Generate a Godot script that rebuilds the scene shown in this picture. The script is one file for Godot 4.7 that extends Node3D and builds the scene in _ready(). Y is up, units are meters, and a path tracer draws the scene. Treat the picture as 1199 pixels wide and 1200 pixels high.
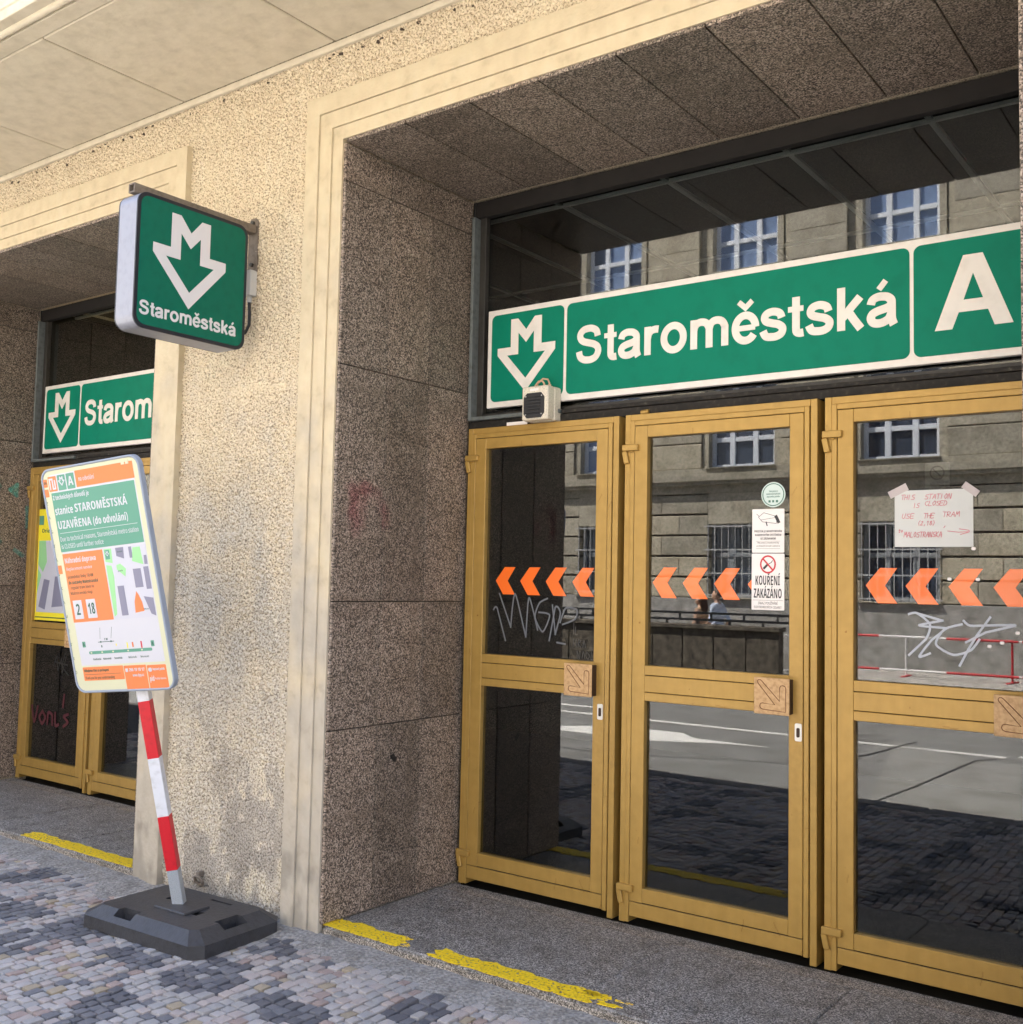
extends Node3D
# A metro station entrance seen obliquely from the kerb: recessed door bays in a stuccoed facade, a portable notice in front, and the street opposite mirrored in the panes.
# x runs along the facade, y up, z out of the facade towards the street; the facade is z = 0 and the floor of the door recess y = 0.

const SOFFIT := 3.603       # granite ceiling of the recess
const DEPTH := 0.9186       # facade to the face of the doors
const CANOPY := 4.113       # underside of the concrete canopy
const BAY := 2.905          # width of a door bay
const PITCH := 4.3394       # from one bay to the next
const PAVE := -0.05
const ROAD := -0.17
const FAR := 16.0           # facade across the street

var rng := RandomNumberGenerator.new()
var M := {}
var font_bold: Font
var font_plain: Font

# ---------------------------------------------------------------- mesh builder
class MB:
	var v := PackedVector3Array()
	var n := PackedVector3Array()
	var uv := PackedVector2Array()
	var uv2 := PackedVector2Array()
	var c := PackedColorArray()
	var col := Color.WHITE
	var t := Transform3D()

	func tri(a: Vector3, b: Vector3, d: Vector3) -> void:      # counter-clockwise from outside
		a = t * a; b = t * b; d = t * d
		var nn := (b - a).cross(d - a).normalized()
		v.append_array([a, d, b])
		n.append_array([nn, nn, nn])
		c.append_array([col, col, col])

	func quad(a: Vector3, b: Vector3, d: Vector3, e: Vector3) -> void:
		tri(a, b, d)
		tri(a, d, e)

	func trin(a: Vector3, b: Vector3, d: Vector3, na: Vector3, nb: Vector3, nd: Vector3) -> void:
		v.append_array([t * a, t * d, t * b])
		n.append_array([t.basis * na, t.basis * nd, t.basis * nb])
		c.append_array([col, col, col])

	func box(lo: Vector3, hi: Vector3, bevel := 0.0) -> void:
		var b := bevel
		var s := [lo, hi]
		# faces
		for ax in 3:
			for side in 2:
				var u := (ax + 1) % 3
				var w := (ax + 2) % 3
				var p := []
				for k in [[0, 0], [1, 0], [1, 1], [0, 1]]:
					var q := Vector3()
					q[ax] = s[side][ax]
					q[u] = s[k[0]][u] + (b if k[0] == 0 else -b)
					q[w] = s[k[1]][w] + (b if k[1] == 0 else -b)
					p.append(q)
				if side == 1:
					quad(p[0], p[1], p[2], p[3])
				else:
					quad(p[3], p[2], p[1], p[0])
		if b <= 0.0:
			return
		for ax in 3:
			var u := (ax + 1) % 3
			var w := (ax + 2) % 3
			for i in 2:
				for j in 2:
					var p := []
					for k in [[0, 0], [0, 1], [1, 1], [1, 0]]:
						var q := Vector3()
						q[ax] = s[k[1]][ax] + (b if k[1] == 0 else -b)
						q[u] = s[i][u] + (0.0 if k[0] == 0 else (b if i == 0 else -b))
						q[w] = s[j][w] + (0.0 if k[0] == 1 else (b if j == 0 else -b))
						p.append(q)
					var out := Vector3()
					out[u] = 1.0 if i == 1 else -1.0
					out[w] = 1.0 if j == 1 else -1.0
					if (p[1] - p[0]).cross(p[2] - p[0]).dot(out) > 0:
						quad(p[0], p[1], p[2], p[3])
					else:
						quad(p[3], p[2], p[1], p[0])
		for i in 2:
			for j in 2:
				for k in 2:
					var sg := Vector3(1 if i == 0 else -1, 1 if j == 0 else -1, 1 if k == 0 else -1)
					var e := Vector3(s[i].x, s[j].y, s[k].z)
					var p0 := e + Vector3(0, b * sg.y, b * sg.z)
					var p1 := e + Vector3(b * sg.x, 0, b * sg.z)
					var p2 := e + Vector3(b * sg.x, b * sg.y, 0)
					if (p1 - p0).cross(p2 - p0).dot(-sg) > 0:
						tri(p0, p1, p2)
					else:
						tri(p2, p1, p0)

	func prism(poly: PackedVector2Array, z0: float, z1: float) -> void:   # front at z1
		if Geometry2D.is_polygon_clockwise(poly):
			poly = poly.duplicate()
			poly.reverse()
		var ids := Geometry2D.triangulate_polygon(poly)
		for k in range(0, ids.size(), 3):
			var a := poly[ids[k]]
			var b := poly[ids[k + 1]]
			var d := poly[ids[k + 2]]
			if (b - a).cross(d - a) < 0:
				var sw := b
				b = d
				d = sw
			tri(Vector3(a.x, a.y, z1), Vector3(b.x, b.y, z1), Vector3(d.x, d.y, z1))
			tri(Vector3(d.x, d.y, z0), Vector3(b.x, b.y, z0), Vector3(a.x, a.y, z0))
		for k in poly.size():
			var a := poly[k]
			var b := poly[(k + 1) % poly.size()]
			quad(Vector3(a.x, a.y, z0), Vector3(b.x, b.y, z0), Vector3(b.x, b.y, z1), Vector3(a.x, a.y, z1))

	func tube(path: Array, r: float, seg := 8, r1 := -1.0) -> void:
		var rings := []
		var up := Vector3.UP
		for i in path.size():
			var d: Vector3 = (path[min(i + 1, path.size() - 1)] - path[max(i - 1, 0)]).normalized()
			if absf(d.dot(up)) > 0.95:
				up = Vector3.RIGHT if absf(d.x) < 0.9 else Vector3.BACK
			var a := d.cross(up).normalized()
			up = a.cross(d).normalized()
			var rr := r if r1 < 0 else lerpf(r, r1, float(i) / (path.size() - 1))
			var ring := []
			for k in seg:
				var w := TAU * k / seg
				ring.append([a * cos(w) + up * sin(w), path[i] + (a * cos(w) + up * sin(w)) * rr])
			rings.append(ring)
		for i in path.size() - 1:
			for k in seg:
				var p: Array = rings[i][k]
				var q: Array = rings[i][(k + 1) % seg]
				var s: Array = rings[i + 1][(k + 1) % seg]
				var u: Array = rings[i + 1][k]
				trin(p[1], s[1], q[1], p[0], s[0], q[0])
				trin(p[1], u[1], s[1], p[0], u[0], s[0])
		for k in range(1, seg - 1):
			tri(rings[0][0][1], rings[0][k][1], rings[0][k + 1][1])
			var l: Array = rings[-1]
			tri(l[0][1], l[k + 1][1], l[k][1])

	func ribbon(pts: Array, w: float, z: float) -> void:     # a flat stroke of paint in the xy plane
		for i in pts.size() - 1:
			var a: Vector2 = pts[i]
			var b: Vector2 = pts[i + 1]
			var d := (b - a).normalized() * w * 0.5
			var s := Vector2(-d.y, d.x)
			quad(Vector3(a.x - d.x - s.x, a.y - d.y - s.y, z + i * 0.00004), Vector3(b.x + d.x - s.x, b.y + d.y - s.y, z + i * 0.00004), Vector3(b.x + d.x + s.x, b.y + d.y + s.y, z + i * 0.00004), Vector3(a.x - d.x + s.x, a.y - d.y + s.y, z + i * 0.00004))

	func stroke(pts: Array, w: float, z0: float, z1: float) -> void:   # a raised line of even width
		var L := []
		var R := []
		var closed: bool = pts[0].distance_to(pts[-1]) < w * 0.1
		for i in pts.size():
			var a: Vector2 = pts[i - 1] if i > 0 else (pts[-2] if closed else pts[0])
			var c: Vector2 = pts[i + 1] if i < pts.size() - 1 else (pts[1] if closed else pts[-1])
			var d0: Vector2 = (pts[i] - a).normalized() if a != pts[i] else (c - pts[i]).normalized()
			var d1: Vector2 = (c - pts[i]).normalized() if c != pts[i] else d0
			var m := (d0 + d1).normalized()
			var k := w * 0.5 / maxf(0.5, m.dot(d0))
			L.append(pts[i] + Vector2(-m.y, m.x) * k)
			R.append(pts[i] - Vector2(-m.y, m.x) * k)
		for i in pts.size() - 1:
			var q := [R[i], R[i + 1], L[i + 1], L[i]]
			quad(Vector3(q[0].x, q[0].y, z1), Vector3(q[1].x, q[1].y, z1), Vector3(q[2].x, q[2].y, z1), Vector3(q[3].x, q[3].y, z1))
			quad(Vector3(q[0].x, q[0].y, z0), Vector3(q[1].x, q[1].y, z0), Vector3(q[1].x, q[1].y, z1), Vector3(q[0].x, q[0].y, z1))
			quad(Vector3(q[2].x, q[2].y, z0), Vector3(q[3].x, q[3].y, z0), Vector3(q[3].x, q[3].y, z1), Vector3(q[2].x, q[2].y, z1))

	func planar_uv2() -> void:      # metres along the facade and up it, for dirt that follows the height
		uv2.clear()
		for p in v:
			uv2.append(Vector2((p.x + 1.4344) / 1.4344, 1.0 - (p.y + 0.1) / 4.2))

	func mesh(mat: Material = null) -> ArrayMesh:
		var a := []
		a.resize(Mesh.ARRAY_MAX)
		a[Mesh.ARRAY_VERTEX] = v
		a[Mesh.ARRAY_NORMAL] = n
		a[Mesh.ARRAY_COLOR] = c
		if uv.size() == v.size():
			a[Mesh.ARRAY_TEX_UV] = uv
		if uv2.size() == v.size():
			a[Mesh.ARRAY_TEX_UV2] = uv2
		var m := ArrayMesh.new()
		m.add_surface_from_arrays(Mesh.PRIMITIVE_TRIANGLES, a)
		if mat:
			m.surface_set_material(0, mat)
		return m

# ---------------------------------------------------------------- scene tree helpers
func put(parent: Node, called: String, mesh: Mesh, mat: Material = null) -> MeshInstance3D:
	var o := MeshInstance3D.new()
	o.name = called
	o.mesh = mesh
	if mat:
		o.material_override = null
		for k in mesh.get_surface_count():
			o.set_surface_override_material(k, mat)
	parent.add_child(o, true)
	return o

func part(parent: Node, called: String, b: MB, mat: Material) -> MeshInstance3D:
	return put(parent, called, b.mesh(mat))

func numbered(called: String) -> String:
	if not has_node(called):
		return called
	var k := 1
	while has_node("%s_%03d" % [called, k]):
		k += 1
	return "%s_%03d" % [called, k]

func tag(o: Node, label: String, category: String, group := "", kind := "") -> void:
	o.set_meta("label", label)
	o.set_meta("category", category)
	if group:
		o.set_meta("group", group)
	if kind:
		o.set_meta("kind", kind)

func thing(called: String, label: String, category: String, at := Vector3.ZERO, group := "") -> Node3D:
	var o := Node3D.new()
	o.name = numbered(called)
	add_child(o)
	o.position = at
	tag(o, label, category, group)
	return o

func struct(called: String, label: String, b: MB, mat: Material) -> MeshInstance3D:
	var o := put(self, numbered(called), b.mesh(mat))
	o.set_meta("kind", "structure")
	o.set_meta("label", label)
	return o

func boxes(list: Array, bevel := 0.0) -> MB:
	var b := MB.new()
	for e in list:
		b.box(e[0], e[1], bevel)
	return b

func V(x: float, y: float, z: float) -> Vector3:
	return Vector3(x, y, z)

func rounded(x0: float, y0: float, x1: float, y1: float, r: float, seg := 6) -> PackedVector2Array:
	var p := PackedVector2Array()
	for k in 4:
		var cx := x1 - r if k == 0 or k == 3 else x0 + r
		var cy := y1 - r if k < 2 else y0 + r
		for i in seg + 1:
			var w := PI / 2 * (k + float(i) / seg)
			p.append(Vector2(cx + cos(w) * r, cy + sin(w) * r))
	return p

# ---------------------------------------------------------------- lettering
func words(b: MB, text: String, x: float, y: float, width: float, cap: float, z0: float, z1: float, bold := true, fine := false) -> void:
	# lays text with its baseline at y from x on, squeezed to the width; cap is the height of its capitals; thickness z0 .. z1
	var tm := TextMesh.new()
	tm.text = text
	tm.font = font_bold if bold else font_plain
	tm.font_size = 64
	tm.pixel_size = 0.01
	tm.depth = 0.1
	tm.curve_step = 1.0 if fine else 4.0
	tm.horizontal_alignment = HORIZONTAL_ALIGNMENT_LEFT
	tm.vertical_alignment = VERTICAL_ALIGNMENT_TOP
	var a: Array = tm.surface_get_arrays(0)
	var vs: PackedVector3Array = a[Mesh.ARRAY_VERTEX]
	var ids: PackedInt32Array = a[Mesh.ARRAY_INDEX]
	if vs.is_empty():
		return
	var lo := vs[0]
	var hi := vs[0]
	for p in vs:
		lo = lo.min(p)
		hi = hi.max(p)
	# capitals of this face are 0.714 em high; the baseline sits 1.069 em under the top of the line
	var em := 0.64
	var fnt: Font = tm.font
	var base := -fnt.get_ascent(64) * 0.01
	var sx := width / (hi.x - lo.x)
	var sy := cap / (0.714 * em)
	for k in range(0, ids.size(), 3):
		var q := []
		for j in 3:
			var p := vs[ids[k + j]]
			q.append(Vector3(x + (p.x - lo.x) * sx, y + (p.y - base) * sy, lerpf(z0, z1, (p.z - lo.z) / (hi.z - lo.z))))
		b.tri(q[0], q[2], q[1])

const GLYPH := {
	"S": [0.667, [[[0.53, 0.50], [0.50, 0.60], [0.41, 0.655], [0.31, 0.667], [0.19, 0.645], [0.115, 0.57], [0.125, 0.48], [0.20, 0.42], [0.32, 0.385], [0.44, 0.35], [0.525, 0.29], [0.545, 0.20], [0.49, 0.105], [0.40, 0.062], [0.31, 0.053], [0.20, 0.07], [0.115, 0.13], [0.085, 0.235]]]],
	"t": [0.333, [[[0.17, 0.68], [0.17, 0.36], [0.17, 0.15], [0.185, 0.08], [0.24, 0.055], [0.31, 0.06]], [[0.02, 0.475], [0.31, 0.475]]]],
	"a": [0.556, [[[0.085, 0.365], [0.115, 0.44], [0.19, 0.478], [0.27, 0.483], [0.36, 0.465], [0.425, 0.41], [0.435, 0.33], [0.435, 0.14], [0.45, 0.06], [0.475, 0.0]], [[0.42, 0.31], [0.34, 0.28], [0.22, 0.255], [0.12, 0.215], [0.085, 0.145], [0.12, 0.075], [0.20, 0.048], [0.30, 0.06], [0.39, 0.11], [0.43, 0.19]]]],
	"r": [0.389, [[[0.125, 0.0], [0.125, 0.53]], [[0.125, 0.29], [0.15, 0.39], [0.21, 0.45], [0.29, 0.468], [0.365, 0.463]]]],
	"m": [0.889, [[[0.125, 0.0], [0.125, 0.53]], [[0.125, 0.33], [0.155, 0.42], [0.22, 0.468], [0.31, 0.475], [0.39, 0.44], [0.44, 0.36], [0.445, 0.3], [0.445, 0.0]], [[0.445, 0.33], [0.475, 0.42], [0.54, 0.468], [0.63, 0.475], [0.71, 0.44], [0.76, 0.36], [0.765, 0.3], [0.765, 0.0]]]],
	"s": [0.53, [[[0.43, 0.36], [0.39, 0.445], [0.27, 0.485], [0.15, 0.46], [0.105, 0.39], [0.14, 0.325], [0.25, 0.285], [0.37, 0.25], [0.445, 0.185], [0.43, 0.10], [0.35, 0.055], [0.25, 0.046], [0.13, 0.07], [0.075, 0.165]]]],
	"k": [0.556, [[[0.125, 0.0], [0.125, 0.72]], [[0.46, 0.53], [0.31, 0.38], [0.15, 0.21]], [[0.255, 0.30], [0.35, 0.16], [0.47, 0.0]]]],
	"o": [0.611, []], "ě": [0.556, [[[0.09, 0.265], [0.48, 0.265]], [[0.15, 0.735], [0.285, 0.62], [0.42, 0.735]]]], "á": [0.556, [[[0.22, 0.60], [0.34, 0.735]]]],
}

func grotesque(b: MB, text: String, x: float, y: float, width: float, cap: float, z0: float, z1: float) -> void:
	# a bold grotesque built from strokes of one weight
	var total := -0.12
	for ch in text:
		total += GLYPH[ch][0]
	var sx := width / total
	var sy := cap / 0.72
	var at := -0.05
	var lift := 0.0
	for ch in text:
		var lines: Array = GLYPH[ch][1].duplicate()
		var ring := []
		if ch == "o":
			for k in 33:
				ring.append([0.305 + 0.21 * cos(TAU * k / 32), 0.265 + 0.222 * sin(TAU * k / 32)])
			lines.append(ring)
		if ch == "ě":
			for k in 27:
				var w := TAU * (0.0 + 0.905 * k / 26)
				ring.append([0.285 + 0.2 * cos(w), 0.265 + 0.222 * sin(w)])
			lines.append(ring)
		if ch == "á":
			lines.append_array(GLYPH["a"][1])
		for l in lines:
			var c := Curve2D.new()
			for k in l.size():
				var p := Vector2(l[k][0], l[k][1])
				var t := Vector2.ZERO
				if l.size() > 4 and k > 0 and k < l.size() - 1:
					t = Vector2(l[k + 1][0] - l[k - 1][0], l[k + 1][1] - l[k - 1][1]) * 0.17
				c.add_point(p, -t, t)
			var pts := []
			for p in c.tessellate(3, 4.0):
				pts.append(Vector2(x + (at + p.x) * sx, y + p.y * sy))
			var thick := 0.138
			if ch == "t" and l.size() == 2 or ch == "ě" and l.size() < 4 or ch == "á" and l.size() == 2:
				thick = 0.098
			b.stroke(pts, thick * (sx + sy) / 2, z0, z1 + lift)
			lift = fmod(lift + 0.00013, 0.0007)
		at += GLYPH[ch][0]

func capital_a(b: MB, x: float, y: float, w: float, h: float, z0: float, z1: float) -> void:
	var o := PackedVector2Array()
	for p in [[0, 0], [0.155, 0], [0.213, 0.16], [0.467, 0.16], [0.522, 0], [0.68, 0], [0.425, 0.72], [0.255, 0.72]]:
		o.append(Vector2(x + p[0] / 0.68 * w, y + p[1] / 0.72 * h))
	var inn := PackedVector2Array()
	for p in [[0.255, 0.278], [0.34, 0.535], [0.425, 0.278]]:
		inn.append(Vector2(x + p[0] / 0.68 * w, y + p[1] / 0.72 * h))
	for s in [-1.0, 1.0]:
		var c := x + w / 2
		for piece in Geometry2D.intersect_polygons(o, PackedVector2Array([Vector2(c, y - h), Vector2(c + s * w, y - h), Vector2(c + s * w, y + 2 * h), Vector2(c, y + 2 * h)])):
			for rest in Geometry2D.clip_polygons(piece, inn):
				b.prism(rest, z0, z1)

func logo() -> Array:
	# the arrow-M emblem as [outer outline, inner outline], half as wide as 1, its top at 0
	var outer := [Vector2(0.534, 0), Vector2(0.29, 0), Vector2(0, -0.345), Vector2(-0.29, 0), Vector2(-0.534, 0), Vector2(-0.534, -0.8), Vector2(-1, -0.8), Vector2(-1, -1.01), Vector2(0, -2.12), Vector2(1, -1.01), Vector2(1, -0.8), Vector2(0.534, -0.8)]
	var inner := [Vector2(0.27, -0.41), Vector2(0, -0.71), Vector2(-0.27, -0.41), Vector2(-0.27, -1.03), Vector2(-0.66, -1.03), Vector2(0, -1.74), Vector2(0.66, -1.03), Vector2(0.27, -1.03)]
	return [outer, inner]

func emblem(b: MB, cx: float, top: float, half: float, z0: float, z1: float) -> void:
	var l := logo()
	var o := PackedVector2Array()
	for p in l[0]:
		o.append(Vector2(cx, top) + p * half)
	# outer minus inner: cut in two halves along the axis so that each is a simple polygon
	var inn := PackedVector2Array()
	for p in l[1]:
		inn.append(Vector2(cx, top) + p * half)
	for s in [-1.0, 1.0]:
		var cutter := PackedVector2Array([Vector2(cx, top + half), Vector2(cx + s * half * 2, top + half), Vector2(cx + s * half * 2, top - half * 3), Vector2(cx, top - half * 3)])
		for piece in Geometry2D.intersect_polygons(o, cutter):
			for rest in Geometry2D.clip_polygons(piece, inn):
				b.prism(rest, z0, z1)

# ---------------------------------------------------------------- materials
func noise(type: int, freq: float, sd: int, oct := 1) -> FastNoiseLite:
	var f := FastNoiseLite.new()
	f.noise_type = type
	f.frequency = freq
	f.seed = sd
	f.fractal_octaves = oct
	f.fractal_type = FastNoiseLite.FRACTAL_FBM if oct > 1 else FastNoiseLite.FRACTAL_NONE
	if type == FastNoiseLite.TYPE_CELLULAR:
		f.cellular_return_type = FastNoiseLite.RETURN_CELL_VALUE
		f.cellular_jitter = 1.0
	return f

func ramp(stops: Array) -> Gradient:     # [offset, linear r, g, b]
	var g := Gradient.new()
	var o := PackedFloat32Array()
	var c := PackedColorArray()
	for s in stops:
		o.append(s[0])
		c.append(Color(s[1], s[2], s[3]).linear_to_srgb())
	g.offsets = o
	g.colors = c
	return g

func tex(f: FastNoiseLite, size: int, g: Gradient = null) -> NoiseTexture2D:
	var t := NoiseTexture2D.new()
	t.width = size
	t.height = size
	t.seamless = true
	t.noise = f
	if g:
		t.color_ramp = g
	return t

func mat(r: float, g: float, b: float, rough := 0.7, metal := 0.0) -> StandardMaterial3D:
	var m := StandardMaterial3D.new()
	m.albedo_color = Color(r, g, b).linear_to_srgb()
	m.roughness = rough
	m.metallic = metal
	m.cull_mode = BaseMaterial3D.CULL_BACK
	return m

func textured(t: Texture2D, metres: float, rough := 0.8, tint := Color.WHITE) -> StandardMaterial3D:
	var m := mat(1, 1, 1, rough)
	m.albedo_color = tint.linear_to_srgb()
	m.albedo_texture = t
	m.uv1_triplanar = true
	m.uv1_world_triplanar = true
	m.uv1_scale = Vector3.ONE / metres
	m.uv1_triplanar_sharpness = 8.0
	return m

func relief(m: StandardMaterial3D, t: Texture2D, cm: float) -> StandardMaterial3D:
	m.heightmap_enabled = true
	m.heightmap_texture = t
	m.heightmap_scale = cm
	return m

func dirt(m: StandardMaterial3D, t: Texture2D, metres: float) -> StandardMaterial3D:
	m.detail_enabled = true
	m.detail_blend_mode = BaseMaterial3D.BLEND_MODE_MUL
	m.detail_albedo = t
	m.detail_uv_layer = BaseMaterial3D.DETAIL_UV_2
	m.uv2_triplanar = true
	m.uv2_world_triplanar = true
	m.uv2_scale = Vector3.ONE / metres
	m.uv2_triplanar_sharpness = 8.0
	return m

func stain_image(patch: bool) -> ImageTexture:
	# dirt that goes with the height: greyer towards the ground, streaks; on the pillar a worn patch where the render has come off
	var w := 384 if patch else 192
	var h := 768 if patch else 512
	var a := noise(FastNoiseLite.TYPE_SIMPLEX_SMOOTH, 0.012 * 768 / h, 5, 4)
	var b := noise(FastNoiseLite.TYPE_SIMPLEX_SMOOTH, 0.05 * 768 / h, 9, 3)
	var bytes := PackedByteArray()
	bytes.resize(w * h * 3)
	var clean := Vector3(1.0, 0.98, 0.94)
	var grey := Vector3(0.88, 0.92, 1.0) if patch else Vector3(0.80, 0.83, 0.93)
	var worn := Vector3(0.60, 0.63, 0.71)
	for y in h:
		var up := 4.2 * (1.0 - (y + 0.5) / h) - 0.1          # metres over the floor
		for x in w:
			var along := 1.4334 * (x + 0.5) / w
			var na := a.get_noise_2d(x, y)
			var nb := b.get_noise_2d(x, y * 0.5)
			var c := clean.lerp(grey, clampf(smoothstep(2.6, 0.7, up + na * 1.5), 0, 1))
			if patch:
				var d := minf(Vector2((along - 0.98) / 0.30, (up - 0.40) / 0.34).length(), Vector2((along - 0.62) / 0.42, (up - 0.12) / 0.20).length()) + na * 1.3 + nb * 0.6
				c = c.lerp(worn, smoothstep(1.0, 0.66, d) * clampf(0.8 + 0.9 * nb, 0.25, 1.0))
				c = c.lerp(Vector3(1.0, 1.03, 1.12), smoothstep(0.2, 0.48, a.get_noise_2d(x * 3.1 + 300, y * 3.1) + 0.3 * nb) * smoothstep(1.15, 0.55, d - 0.15) * 0.8)
				var k := a.get_noise_2d(x * 2.2 + 900, y * 1.4)
				c = c.lerp(worn, smoothstep(0.34, 0.5, k) * 0.5 * smoothstep(1.9, 0.8, up))
			c = c.lerp(worn * 0.8, smoothstep(0.22, 0.02, up + na * 0.35 + nb * 0.2) * 0.6)
			c *= 1.0 + 0.08 * nb + 0.05 * na
			for j in 3:
				bytes[(y * w + x) * 3 + j] = int(clampf(Color(c[j], 0, 0).linear_to_srgb().r, 0, 1) * 255)
	return ImageTexture.create_from_image(Image.create_from_data(w, h, false, Image.FORMAT_RGB8, bytes))

func door_wear() -> ImageTexture:
	# hand grime, streaks, scratches and rust along the foot of a painted door, over its whole face
	var w := 256
	var h := 640
	var a := noise(FastNoiseLite.TYPE_SIMPLEX_SMOOTH, 0.02, 71, 4)
	var b := noise(FastNoiseLite.TYPE_SIMPLEX_SMOOTH, 0.14, 73, 2)
	var bytes := PackedByteArray()
	bytes.resize(w * h * 3)
	for y in h:
		var up := 2.4 * (1.0 - (y + 0.5) / h)
		for x in w:
			var across := (x + 0.5) / w
			var c := Vector3.ONE * (0.95 + 0.05 * a.get_noise_2d(x, y) + 0.05 * a.get_noise_2d(x * 6.0, y * 0.35))
			var nb := b.get_noise_2d(x, y)
			c = c.lerp(Vector3(0.50, 0.44, 0.38), smoothstep(0.16, 0.02, up + nb * 0.09 + a.get_noise_2d(x, y) * 0.08) * 0.7)
			c = c.lerp(Vector3(0.42, 0.26, 0.15), smoothstep(0.78, 0.9, nb + smoothstep(0.22, 0.0, up) * 0.5))
			c = c.lerp(Vector3(0.72, 0.69, 0.65), smoothstep(0.34, 0.0, Vector2((across - 0.93) * 1.4, (up - 1.1) * 0.7).length() + nb * 0.12) * 0.55)
			for j in 3:
				bytes[(y * w + x) * 3 + j] = int(clampf(Color(c[j], 0, 0).linear_to_srgb().r, 0, 1) * 255)
	var im := Image.create_from_data(w, h, false, Image.FORMAT_RGB8, bytes)
	var r := RandomNumberGenerator.new()
	r.seed = 41
	for k in 70:
		var p := Vector2(r.randf() * w, r.randf() * h)
		var d := Vector2.from_angle(r.randf_range(-0.6, 0.6) + (PI / 2 if r.randf() < 0.6 else 0.0))
		var c := Color(1, 1, 0.98) if r.randf() < 0.5 else Color(0.86, 0.82, 0.78)
		for i in int(r.randf_range(3, 16)):
			var q := Vector2i(p + d * i)
			if q.x >= 0 and q.y >= 0 and q.x < w and q.y < h:
				im.set_pixelv(q, c)
	return ImageTexture.create_from_image(im)

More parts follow.
